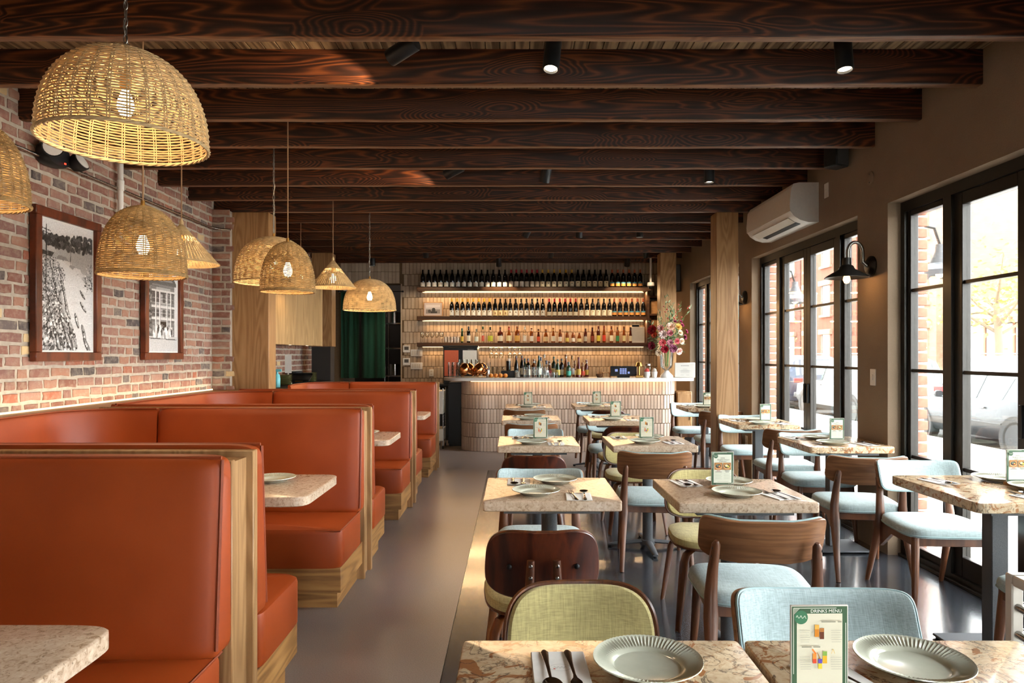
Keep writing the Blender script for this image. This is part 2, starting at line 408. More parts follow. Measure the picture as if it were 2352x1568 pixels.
class Raster:
    """a photographic print: tones laid down on a fine grid of points, built as one flat sheet (x right, y up)"""
    def __init__(s, W, H, nx=120):
        s.W, s.H, s.nx = W, H, nx; s.ny = int(nx*H/W); s.X, s.Y = np.meshgrid(np.linspace(-W, W, s.nx), np.linspace(-H, H, s.ny)); s.A = np.full((s.ny, s.nx), .5)
    def put(s, m, t, k=1.0): s.A = np.where(m, s.A*(1-k)+t*k, s.A)
    def rect(s, x0, x1, y0, y1, t, k=1.0): s.put((s.X >= x0*s.W) & (s.X <= x1*s.W) & (s.Y >= y0*s.H) & (s.Y <= y1*s.H), t, k)
    def disc(s, x, y, rx, ry, t, a=0.0, k=1.0):
        dx, dy = s.X-x*s.W, s.Y-y*s.H; u = dx*cos(a)+dy*sin(a); v = -dx*sin(a)+dy*cos(a); s.put((u/(rx*s.W))**2+(v/(ry*s.W))**2 <= 1, t, k)
    def poly(s, P, t):
        m = np.zeros_like(s.A, bool); q = [(x*s.W, y*s.H) for x, y in P]
        for (xa, ya), (xb, yb) in zip(q, q[1:]+q[:1]):
            if abs(yb-ya) < 1e-9: continue
            m ^= ((s.Y >= min(ya, yb)) & (s.Y < max(ya, yb)) & (s.X < xa+(s.Y-ya)*(xb-xa)/(yb-ya)))
        s.put(m, t)
    def line(s, xa, ya, xb, yb, wd, t):
        d = Vector(((xb-xa)*s.W, (yb-ya)*s.H)); L = d.length; d /= L; u = (s.X-xa*s.W)*d.x+(s.Y-ya*s.H)*d.y; v = -(s.X-xa*s.W)*d.y+(s.Y-ya*s.H)*d.x
        s.put((u > 0) & (u < L) & (abs(v) < wd*s.W/2), t)
    def mesh(s, name):
        rs = np.random.RandomState(3); g = s.A+rs.normal(0, .035, s.A.shape); g = np.clip(g, .03, .95)**2.2; me = bpy.data.meshes.new(name)
        V = [(x, y, 0) for x, y in zip(s.X.ravel(), s.Y.ravel())]; n = s.nx
        F = [(j*n+i, j*n+i+1, (j+1)*n+i+1, (j+1)*n+i) for j in range(s.ny-1) for i in range(n-1)]
        me.from_pydata(V, [], F); me.materials.append(M['print']); at = me.attributes.new('Col', 'FLOAT_COLOR', 'POINT'); g = g.ravel()
        at.data.foreach_set('color', np.stack([g*1.03, g, g*.98, np.ones_like(g)], 1).astype(np.float32).ravel()); me.update(); return me
ORD = ['first', 'second', 'third', 'fourth', 'fifth', 'sixth', 'seventh', 'eighth', 'ninth', 'tenth', 'eleventh', 'twelfth', 'thirteenth', 'fourteenth', 'fifteenth', 'sixteenth', 'seventeenth', 'eighteenth', 'nineteenth', 'twentieth', 'twenty-first', 'twenty-second', 'twenty-third', 'twenty-fourth', 'twenty-fifth', 'twenty-sixth', 'twenty-seventh', 'twenty-eighth']
# ================================================================ SETTING
def struct(name, label, mb, m, parent=None, cat='room', **k):
    o = mb.obj(name, m, parent, **k)
    if parent is None: tag(o, label, cat, kind='structure')
    return o
CEIL, YB, YF = 3.10, 11.68, -2.2
BEAM_Z = 2.907
# floor: dark polished field, grey aisle
fl = struct('floor', 'polished concrete floor of the dining room', MB().box(XL, 2.95, YF, YB+2.2, -0.2, -0.006), M['floor_dark'], cat='floor')
MB().box(-0.315, 2.95, YF, 8.25, -0.01, 0.0).obj('dark_floor_field', M['floor_dark'], fl)
tag(MB().box(XL, -0.318, YF, 13.9, -0.01, 0.0).box(-0.318, 2.95, 8.253, 13.9, -0.01, 0.0).obj('grey_floor_field', M['floor_light'], fl), 'lighter grey concrete along the aisle and bar')
# ceiling: boards and beams
ce = struct('ceiling', 'board ceiling carried on dark timber beams', MB().box(XL-0.2, 2.95, YF-0.1, YB+0.2, CEIL+0.02, CEIL+0.2), M['darkwall'], cat='ceiling')
pm = MB().box(-0.039, 0.039, -7.0, 7.0, 0, 0.02, b=0.003).mesh('plank', M['plank'])
x = XL+0.04
while x < 2.62:
    put('plank', pm, ce, (x, 4.8, CEIL)); x += 0.0815
def beam_mesh():
    mb = MB(); random.seed(3); rings = []
    K = 30
    for i in range(K+1):
        xx = XL-0.05 + (XW+0.05-XL+0.05)*i/K; j = lambda: random.uniform(-0.0022, 0.0022)
        b = 0.006; y0, y1, z0, z1 = j(), 0.065+j(), j(), 0.196
        rings.append([(xx, y0, z0+b), (xx, y0+b, z0), (xx, y1-b, z0), (xx, y1, z0+b), (xx, y1, z1), (xx, y0, z1)])
    mb.loft(rings); mb.M = [1 if (i % 6 == 1 and i < K*6) else 0 for i in range(len(mb.F))]; return mb.mesh('beam', [M['beam'], M['beam_under_bounce']], 50)
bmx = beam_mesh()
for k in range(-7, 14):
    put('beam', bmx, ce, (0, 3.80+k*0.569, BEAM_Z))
# right wall with four tall openings
def wall_right():
    mb = MB(); X1 = 2.80
    mb.box(XW, X1, YF, YB, HEAD, CEIL+0.05)
    ys = [YF] + [v for w_ in WINS for v in w_] + [YB]
    for a, b in zip(ys[0::2], ys[1::2]): mb.box(XW, X1, a, b, 0, HEAD)
    return mb
wr = struct('wall_right', 'taupe stucco wall with tall steel windows to the street', wall_right(), M['stucco'], cat='wall')
mb = MB(); mb.box(2.805, 2.872, YF, YB, HEAD-0.02, 6.0)
ys = [YF-6] + [v for w_ in WINS for v in w_] + [YB+6]
for i, (a, b) in enumerate(zip(ys[0::2], ys[1::2])): mb.box(2.805, 2.872, a+(0.012 if i else 0), b-0.012, -0.1, HEAD)
tag(mb.obj('outer_facing', M['ext_mortar'], wr), 'pale mortar of the outer brick facing')
eb = MB().box(-0.042, 0.042, -0.055, 0.055, -0.031, 0.031, b=0.004).mesh('brick', M['ext_brick'])
for wi, (a, b) in enumerate(WINS):
    z = 0.0; k = 0
    while z < HEAD-0.05:
        for yy in ((b+0.048, a-0.048) if wi == 1 else (b+0.048,)):
            put('brick', eb, wr, (2.84+(0.004 if k % 2 else 0), yy-(0.004 if k % 3 else 0), z+0.036), (0, 0, 0))
        z += 0.079; k += 1
# left wall: mortar bed and laid bricks
wl = struct('wall_left', 'exposed old brick wall above the booths', MB().box(XL-0.25, XL, YF, YB+2, 0, CEIL+0.05).box(XL, -2.985, 7.17, 7.225, 1.0, BEAM_Z), M['mortar'], cat='wall')
random.seed(11)
def brick_variants(L, n=3):
    out = []
    for _ in range(n):
        mb = MB(); h = 0.0275; b = 0.006; d = 0.007
        pts = []
        for (yy, zz) in ((-L/2, -h), (0, -h-random.uniform(-.003, .004)), (L/2, -h), (L/2+random.uniform(-.003, .003), 0), (L/2, h), (0, h+random.uniform(-.004, .003)), (-L/2, h), (-L/2+random.uniform(-.003, .003), 0)):
            pts.append((yy+random.uniform(-.004, .004), zz+random.uniform(-.003, .003)))
        mb.loft([[(0, y, z) for y, z in pts], [(d*0.6, y, z) for y, z in pts], [(d+random.uniform(-.003, .003), y*(1-b/L*1.6), z*(1-b/h*0.6)) for y, z in pts]])
        out.append((mb, mb.mesh('brick', M['brick'], 30)))
    return out
BV = {L: brick_variants(L) for L in (0.085, 0.125, 0.185)}
JOIN = MB(); JR = []; nb = 0
PIC = [(4.45, 5.16), (5.77, 6.44)]
cand = []
z = 1.045; row = 0
while z < BEAM_Z+0.17:
    y = 1.2 + random.uniform(0, 0.1)
    while y < 7.13:
        L = random.choice((0.185, 0.185, 0.125, 0.085)) if row % 5 else random.choice((0.085, 0.085, 0.125))
        cand.append((y+L/2, z+random.uniform(-.004, .004), L)); y += L+random.uniform(0.018, 0.028)
    z += 0.077; row += 1
def behind(y, z): return any(a+0.06 < y < b-0.06 and 1.40 < z < 2.28 for a, b in PIC)
vis = sorted([c for c in cand if c[0] > 4.12 and c[1] < BEAM_Z+0.02 and not behind(c[0], c[1])], key=lambda c: c[0])
solo = set(vis[:300])
for c in cand:
    y, z, L = c; mbv, me = random.choice(BV[L])
    if c in solo: put('brick', me, wl, (XL, y, z), (random.uniform(-.02, .02), 0, 0))
    else: JOIN.add([(v[0]+XL, v[1]+y, v[2]+z) for v in mbv.V], mbv.F); JR += [random.random()]*len(mbv.F)
def more(fn, y0, y1, z0, z1):
    z = z0
    while z < z1:
        y = y0
        while y < y1:
            L = random.choice((0.185, 0.125, 0.085)); L = min(L, max(0.085, y1-y)); mbv, me = random.choice(BV[0.085 if L < .1 else .125 if L < .15 else .185])
            JOIN.add([fn(v[0], v[1]+y+L/2, v[2]+z) for v in mbv.V], mbv.F); JR.extend([random.random()]*len(mbv.F)); y += L+0.017
        z += 0.077
more(lambda d, a, z: (a, 7.17-d, z), XL+0.005, -2.985, 1.045, BEAM_Z)        # the short return beside the post
more(lambda d, a, z: (XL+d, a, z), 7.3, 11.6, 1.05, 3.0)
JOIN.rnd = JR
jo = JOIN.obj('brick', M['brick_j'], wl, smooth=30, recalc=False); jo['kind'] = 'stuff'
# back wall with kitchen doorway
DX0, DX1, DZ = -2.97, -1.92, 2.607
wb = struct('wall_back', 'taupe tiled back wall behind the bar', MB().box(XL, DX0, YB, YB+0.2, 0, CEIL).box(DX1, 2.95, YB, YB+0.2, 0, CEIL).box(DX0, DX1, YB, YB+0.2, DZ, CEIL), M['grout'], cat='wall')
T = MB(); TR = []
for r in range(15):
    z0 = r*0.1975+0.01
    x = DX1+0.004+(0.031 if r % 2 else 0)
    while x < 2.6:
        d = 0.008+random.uniform(-.002, .002)
        T.box(x, x+0.0572, YB-d, YB, z0, z0+0.190, b=0.003); TR += [random.random()]*26; x += 0.0632
T.box(DX1-0.02, DX1+0.001, YB-0.012, YB, 0, DZ, b=0); TR += [0.2]*6
for r in range(2):
    x = DX0
    while x < DX1-0.05:
        T.box(x, x+0.0595, YB-0.008, YB, 2.62+r*0.1975, 2.62+r*0.1975+0.192, b=0.003); TR += [random.random()]*26; x += 0.0632
T.rnd = TR; to = T.obj('tile', M['tile_w'], wb, recalc=False, smooth=0); to['kind'] = 'stuff'
# kitchen beyond the doorway
kw = struct('wall_kitchen', 'dim kitchen seen through the doorway', MB().box(-3.4, -1.4, 13.6, 13.8, 0, 3.1).box(-3.4, -3.2, YB+.2, 13.6, 0, 3.1).box(-1.6, -1.4, YB+.2, 13.6, 0, 3.1).box(-3.4, -1.4, YB+.2, 13.8, 2.9, 3.1), M['darkwall'], cat='wall')
# front wall behind the camera with an unseen window sized for fill light
struct('wall_front', 'street front of the room with an unseen window sized for fill light', MB().box(XL, -.1, YF-.2, YF, 0, CEIL).box(1.2, 2.95, YF-.2, YF, 0, CEIL).box(-.1, 1.2, YF-.2, YF, 0, 0.15).box(-.1, 1.2, YF-.2, YF, 1.65, CEIL), M['stucco'], cat='wall')
fw = thing('window_5', 'unseen fill light window of the street front', 'window', (.55, YF-.1, 0), kind='structure')  # window_5 is an added window behind the camera, sized to tune the fill light
MB().box(-.65, .65, -.03, .03, .15, .2).box(-.65, .65, -.03, .03, 1.6, 1.65).box(-.65, -.6, -.03, .03, .2, 1.6).box(.6, .65, -.03, .03, .2, 1.6).box(-.03, .03, -.03, .03, .2, 1.6).obj('frame', M['alu'], fw)
for s_ in (-1, 1): MB().box(min(s_*.03, s_*.6), max(s_*.03, s_*.6), -.004, .004, .2, 1.6).obj('pane', M['pane'], fw, smooth=0)
# windows of the right wall: sidelight, two door leaves, sidelight
WX0, WX1 = 2.70, 2.79
BARS = (0.70, 1.29, 1.84)
def window(i, a, b):
    w_ = thing(f'window_{i}', ['bronze framed glazed doors nearest the camera', 'bronze framed glazed doors beside the nearest window table', 'bronze framed glazed doors between wall lamp and wood post', 'bronze framed glazed doors beyond the wood post by the bar'][i-1], 'window', (WX0, a, 0), kind='structure')
    W = b-a
    f = MB().box(0, .09, 0, .05, 0, HEAD).box(0, .09, W-.05, W, 0, HEAD).box(0, .09, .05, W-.05, HEAD-.07, HEAD).box(0, .09, .05, W-.05, 0, .05)
    f.box(.0, .1, .47, .55, .05, HEAD-.07).box(.0, .1, W-.55, W-.47, .05, HEAD-.07)
    f.obj('frame', M['alu'], w_)
    z0, z1 = .05, HEAD-.07
    def sash(name, y0, y1, st, bot, handle=None):
        s = MB().box(.02, .075, y0, y0+st, z0, z1, b=.003).box(.02, .075, y1-st, y1, z0, z1, b=.003).box(.02, .075, y0+st, y1-st, z0, z0+bot, b=.003).box(.02, .075, y0+st, y1-st, z1-st, z1, b=.003).obj(name, M['alu'], w_)
        zs = [z0+bot] + list(BARS) + [z1-st]
        for q, (p0, p1) in enumerate(zip(zs, zs[1:])):
            MB().box(.045, .05, y0+st, y1-st, p0+.006, p1-.006).obj('pane', M['pane'], s, smooth=0)
        for q in BARS: MB().box(.03, .066, y0+st, y1-st, q-.011, q+.011).obj('muntin', M['alu'], s, smooth=0)
        if handle: MB().box(.004, .02, handle-.012, handle+.012, .95, 1.13, b=.003).obj('handle', M['black'], s)
    sash('sidelight', .05, .47, .035, .05); sash('sidelight', W-.47, W-.05, .035, .05)
    sash('door_leaf', .55, W/2, .075, .12, W/2-.037); sash('door_leaf', W/2, W-.55, .075, .12, W/2+.037)
    MB().box(-.02, .09, 0, W, 0, .018, b=.003).obj('threshold', M['alu'], w_)
for i, (a, b) in enumerate(WINS): window(i+1, a, b)
# wooden posts
def post(x0, x1, y0, y1, z0, z1, lab):
    o = MB().box(x0, x1, y0, y1, z0, z1, b=.004).obj('column', M['oak'])
    return tag(o, lab, 'column', 'oak clad posts', 'structure')
post(2.14, 2.375, 7.23, 7.44, 0, BEAM_Z, 'oak clad post by the window tables')
post(2.165, 2.40, 10.11, 10.33, 0, BEAM_Z, 'oak clad post behind the flowers at the bar end')
post(-3.008, -2.60, 7.23, 7.45, 0, BEAM_Z, 'wide oak clad post at the end of the brick wall')
post(-3.0, -2.70, 10.11, 10.33, 1.52, BEAM_Z, 'oak clad post hanging beside the kitchen curtain')
tag(MB().box(-3.0, -2.72, 10.11, 10.33, 0, 1.515).obj('column', M['darkwall']), 'dark stub wall under the hanging oak post', 'column', kind='structure')
# wall ledge behind the booths with a light strip at the brick
lg = thing('trim_1', 'oak ledge along the foot of the brick wall', 'ledge', (0, 0, 0), kind='structure')
MB().box(XL, -2.71, YF+.05, 7.22, 1.0, 1.03, b=.003).obj('ledge_board', M['oak_y'], lg)
MB().box(XL, -2.74, YF+.05, 7.22, 0, 1.0).obj('ledge_front', M['oak_y'], lg)
MB().box(XL+.02, XL+.032, 0.5, 7.12, 1.031, 1.043).obj('light_strip', M['led'], lg, smooth=0)
light('ledge_light', 'AREA', (XL+.10, 4.0, 1.05), 10, (1, .84, .55), (0, R(158), 0), shape='RECTANGLE', size=.03, size_y=6.2)
# ================================================================ BOOTHS
BX = -0.935; ZT = 1.072; ZS = 0.446
def cushion(x0, x1, z0, z1, yf, d0, d1, sgn, bulge=.022):
    """upholstered panel; its face looks along sgn*y; d0/d1 thickness at the foot and the head"""
    cx, hx, cz, hz = (x0+x1)/2, (x1-x0)/2, (z0+z1)/2, (z1-z0)/2
    def fn(u, v, h):
        th = d0+(d1-d0)*(v+1)/2
        y = yf + sgn*(th*min(h, 1.0) + (h-1.0 if h > 1 else 0))
        return (cx+u*hx, y, cz+v*hz)
    return MB().pad(fn, [(0, 0), (1, 0), (1, .9), (.992, 1.0), (.985, 1.0+bulge*.3), (.95, 1.0+bulge*.8), (.86, 1.0+bulge), (0, 1.0+bulge)], n=64, p=22)
def booth(Y0, i, front=True, rear=True):
    XS = -2.66 if i < 3 else -2.44; XSEAM = -2.19 if i < 3 else -1.98
    lab = ['first', 'second', 'third', 'last'][i]
    b = thing('booth_bench', f'rust leather booth bench on an oak core, {lab} back from the camera', 'booth', (0, Y0, 0), 0, 'rust leather booths')
    core = MB().box(XS-.04, BX-.02, .10, .26, 0, 1.035).box(XS-.04, BX+.003, .075, .10, 0, 1.05, b=.003).box(XS-.04, BX+.005, .255, .295, 0, 1.058, b=.003)
    core.obj('oak_core', M['oak'], b)
    if front:
        cushion(XSEAM, BX, ZS-.02, ZT, .073, .10, .055, -1).obj('backrest', M['leather'], b)
        welt = MB(); e = [(-2.19, -.03+.06*0, ZS), (-2.19, .012, ZT+.002), (BX, .012, ZT+.002), (BX, -.03, ZS)]
        welt.tube([(XSEAM+.01, .016, ZT-.004), (BX-.006, .016, ZT-.004)], .006, 6).tube([(BX-.003, -.03, ZS+.02), (BX-.003, .014, ZT-.01)], .006, 6)
        welt.obj('piping', M['welt'], b)
        s = MB().pad(lambda u, v, h: ((XS+BX)/2+.015+u*((BX-XS)/2-.019), -.215+v*.255, .235+h), [(0, 0), (.99, 0), (1, .012), (1, .185), (.995, .2), (.97, .21), (0, .213)], n=64, p=16)
        s.obj('seat', M['leather'], b)
        MB().tube([(XSEAM, -.462, .438), (BX-.012, -.462, .438), (BX-.012, .03, .438)], .004, 5).obj('piping', M['welt'], b)
        MB().box(XS-.03, BX-.012, -.455, .08, .10, .236, b=.002).obj('plinth', M['oak_h'], b)
        MB().box(XS-.03, BX-.045, -.40, .08, 0, .10).obj('toe_kick', M['oak_h'], b)
    if rear:
        cushion(XS+.02, BX, ZS-.02, ZT, .297, .11, .055, 1).obj('backrest', M['leather'], b)
        MB().tube([(XS+.03, .352, ZT-.004), (BX-.006, .352, ZT-.004)], .006, 6).tube([(BX-.003, .40, ZS+.02), (BX-.003, .355, ZT-.01)], .006, 6).obj('piping', M['welt'], b)
        MB().pad(lambda u, v, h: ((XS+BX)/2+.015+u*((BX-XS)/2-.013), .57+v*.24, .235+h), [(0, 0), (.99, 0), (1, .012), (1, .185), (.995, .2), (.97, .21), (0, .213)], n=64, p=16).obj('seat', M['leather'], b)
        MB().box(XS-.03, BX-.012, .29, .80, .10, .236, b=.002).obj('plinth', M['oak_h'], b)
        MB().box(XS-.03, BX-.045, .29, .74, 0, .10).obj('toe_kick', M['oak_h'], b)
    # the wall side of the booth: a back pad that curves into the camera-facing back
    Ya, Yb = max(-1.62, .4-Y0), .012
    if i == 3: Ya = -.72
    path = [(XS, Ya)]; r = 0.34
    cx, cy = XS+r, Yb-r
    for k in range(9):
        a = pi - (pi/2)*k/8; path.append((cx+r*cos(a), cy+r*sin(a)))
    path.append((XSEAM-.004, Yb))
    rings = []; P = [Vector((p[0], p[1])) for p in path]
    for j, p in enumerate(P):
        d = (P[min(j+1, len(P)-1)]-P[max(j-1, 0)]).normalized(); n = Vector((-d.y, d.x)); q = p+n*.035
        rings.append([(p.x, p.y, ZS-.02), (p.x-n.x*.012, p.y-n.y*.012, ZS+.3), (p.x, p.y, ZT-.03), (p.x+n.x*.01, p.y+n.y*.01, ZT-.006), (q.x-n.x*.006, q.y-n.y*.006, ZT-.004), (q.x, q.y, ZT-.02), (q.x, q.y, ZS-.02)])
    MB().loft(rings).obj('corner_backrest', M['leather'], b, smooth=50)
    MB().tube([(p.x, p.y, ZT-.004) for p in P], .006, 6).obj('piping', M['welt'], b)
    y0, y1 = Ya+.44, -.49
    if y1-y0 > .2:
        MB().pad(lambda u, v, h: (XS+.24+u*.23, (y0+y1)/2+v*(y1-y0)/2, .236+h), [(0, 0), (1, 0), (1, .19), (.98, .208), (0, .21)], n=40, p=14).obj('side_seat', M['leather'], b)
        MB().box(XS-.03, XS+.44, y0+.03, y1-.02, 0, .236).obj('side_plinth', M['oak'], b)
for i in range(4): booth(2.18+2.0*i, i, True, i < 3)
# ================================================================ TABLES
TZ = 0.77; TT = 0.045
def top_slab(w, d, r=.02, th=TT):
    p = 2*5
    def fn(u, v, h): return (u*w/2, v*d/2, -th+h)
    return MB().pad(fn, [(0, 0), (.985, 0), (1, .004), (1, th-.004), (.993, th-.0008), (.985, th), (0, th)], n=96, p={.012: 60, .02: 26}.get(r, 14))
def cafe_table(name_, label, cx, cy, w, d, square, m, group):
    t = thing('dining_table', label, 'table', (cx, cy, 0), 0, group)
    top_slab(w, d, .02 if square else .012).obj('tabletop', m, t, (0, 0, TZ), smooth=30)
    MB().box(-w/2+.09, w/2-.09, -d/2+.05, d/2-.05, -.02, 0).obj('subtop', M['grey_metal'], t, (0, 0, TZ-TT))
    if square:
        MB().box(-.04, .04, -.036, .036, .02, TZ-TT-.02, b=.004).obj('column_leg', M['grey_metal'], t)
        MB().box(-.2, .2, -.16, .16, .008, .02, b=.004).obj('base_plate', M['grey_metal'], t)
        for sx in (-1, 1):
            for sy in (-1, 1): MB().lathe([(.012, 0), (.014, .004), (.01, .009)], 10).obj('glide', M['black'], t, (sx*.18, sy*.14, 0))
    else:
        MB().lathe([(.05, .03), (.037, .045), (.037, TZ-TT-.04), (.05, TZ-TT-.02)], 20).obj('column_leg', M['grey_metal'], t)
        b = MB()
        for k in range(4):
            a = pi/4*0+k*pi/2; c_, s_ = cos(a), sin(a)
            b.tube([(.03*c_, .03*s_, .04), (.16*c_, .16*s_, .03), (.29*c_, .29*s_, .016)], [.028, .026, .02], 8, r2=[.014, .013, .008], up=(0, 0, 1))
        b.lathe([(.03, .015), (.055, .02), (.052, .05), (.03, .055)], 16).obj('cross_base', M['grey_metal'], t)
        for k in range(4): MB().lathe([(.014, 0), (.016, .006), (.012, .012)], 10).obj('glide', M['black'], t, (.275*cos(k*pi/2), .275*sin(k*pi/2), 0))
    return t
ROW = {'A': 'aisle row', 'B': 'middle row', 'C': 'window row'}
# key: (centre x, centre y, width, depth)
TAB = {'A1': (.19, 1.208, .605, .60), 'A2': (.165, 3.215, .60, .565), 'A3': (.17, 4.98, .57, .60), 'A4': (.165, 6.80, .57, .56), 'A5': (.18, 8.42, .57, .62),
       'B1': (.808, 1.208, .605, .60), 'B2': (1.0, 3.18, .60, .56), 'B3': (.975, 4.99, .59, .58), 'B4': (1.0, 6.76, .59, .60), 'B5': (1.03, 8.58, .59, .55),
       'C2': (2.275, 3.23, .62, .68), 'C3': (2.31, 4.95, .585, .60), 'C4': (2.30, 6.445, .58, .60), 'C5': (2.31, 8.28, .57, .58)}
def tdesc(k):
    return {'1': 'nearest', '2': 'second', '3': 'third', '4': 'fourth', '5': 'last'}[k[1]] + ' table in the ' + ROW[k[0]]
for k, (cx, cy, w_, d_) in TAB.items():
    m = M['stone'] if k in ('A1', 'B1') or k[0] == 'C' else M['stone2']
    cafe_table(k, f'square speckled stone cafe table, {tdesc(k)} from the camera', cx, cy, w_, d_, k[0] == 'C', m, 'stone cafe tables')
for i in range(4):
    t = thing('booth_table', f'rounded pale stone table standing in the {ORD[i]} booth', 'table', (-1.46, 1.305+2.0*i, 0), 0, 'booth tables')
    top_slab(1.08, .58, .06).obj('tabletop', M['stone2'], t, (0, 0, TZ), smooth=30)
    MB().lathe([(.26, 0), (.26, .012), (.05, .03), (.04, .05), (.04, TZ-TT)], 24).obj('pedestal', M['grey_metal'], t)
# ================================================================ CHAIRS
def tapered_leg(path, r, n=10, r2=None, up=None): return MB().tube(path, r, n, r2=r2, up=up)
def chair_k():
    """walnut chair with a curved bentwood back, pale blue seat and back pad; it faces +y"""
    c = thing('walnut_chair', 'x', 'chair', (0, 0, 0), 0, 'walnut chairs with pale blue pads')
    def seatfn(u, v, h): return (u*(.235+.012*v), v*.222+.0, .40+h)
    s = MB().pad(seatfn, [(0, 0), (.97, 0), (1, .012), (1, .03), (.985, .043), (.93, .053), (.75, .059), (0, .06)], n=44, p=4.6).obj('seat', M['teal'], c)
    ring = [seatfn(math.copysign(abs(cos(a))**(2/4.6), cos(a))*1.002, math.copysign(abs(sin(a))**(2/4.6), sin(a))*1.002, .012) for a in [2*pi*(k+.5)/40 for k in range(40)]]
    MB().tube(ring, .004, 5, closed=True).obj('piping', M['piping'], s)
    f = MB()
    for sx in (-1, 1): f.box(sx*.196-.011, sx*.196+.011, -.19, .19, .352, .40, b=.003)
    f.box(-.19, .19, .165, .187, .352, .40, b=.003).box(-.19, .19, -.187, -.165, .352, .40, b=.003)
    for sx in (-1, 1):     # gusset running down into the rear leg
        f.loft([[(sx*.196+d, -.20, .36), (sx*.196+d, -.20, .25), (sx*.196+d, -.06, .356)] for d in (-.011, .011)])
    f.obj('seat_frame', M['walleg'], c)
    for sx in (-1, 1):
        tapered_leg([(sx*.190, .172, .40), (sx*.200, .19, .2), (sx*.212, .208, 0)], [.022, .019, .013]).obj('front_leg', M['walleg'], c)
        p = [(sx*.222, -.335, 0), (sx*.213, -.27, .2), (sx*.205, -.215, .36), (sx*.203, -.205, .45), (sx*.198, -.222, .56), (sx*.190, -.248, .66), (sx*.189, -.252, .675)]
        l = tapered_leg(p, [.012, .016, .019, .018, .0165, .0155, .008], 10, r2=[.014, .021, .03, .026, .021, .017, .008], up=(1, 0, 0)).obj('rear_leg', M['walleg'], c)
        for z_ in (.612, .645): MB().lathe([(.0062, 0), (.0062, .003), (.001, .003)], 8, xf=Matrix.Translation((sx*(.206 if z_ < .63 else .204), -.2415-(z_-.612)*.25, z_)) @ Matrix.Rotation(sx*pi/2, 4, 'Y')).obj('bolt', M['black'], l)
    def panel(u, v, h):
        x = .24*sin(u*1.12)/sin(1.12); a = u*.52
        y = -.232 + .075*u*u - .035*v; z = .663 + v*.088 + .028*u*u
        return (x - sin(a)*h, y + cos(a)*h, z+h*.25)
    bk = MB().pad(panel, [(0, -.013), (.2, -.013), (.4, -.013), (.6, -.013), (.8, -.013), (.985, -.013), (1, -.009), (1, 0), (.99, .002), (.8, .002), (.6, .002), (.4, .002), (.2, .002), (0, .002)], n=60, p=5.5).obj('backrest', M['walnut'], c)
    MB().pad(panel, [(0, .001), (.975, .001), (.985, .008), (.965, .016), (.9, .021), (.75, .0225), (.55, .023), (.35, .0235), (.15, .024), (0, .024)], n=60, p=5.5).obj('back_pad', M['teal'], bk)
    ring = [panel(.98*math.copysign(abs(cos(a))**(2/5.5), cos(a)), .98*math.copysign(abs(sin(a))**(2/5.5), sin(a)), .009) for a in [2*pi*(k+.5)/56 for k in range(56)]]
    MB().tube(ring, .0038, 5, closed=True).obj('piping', M['piping'], bk)
    return c
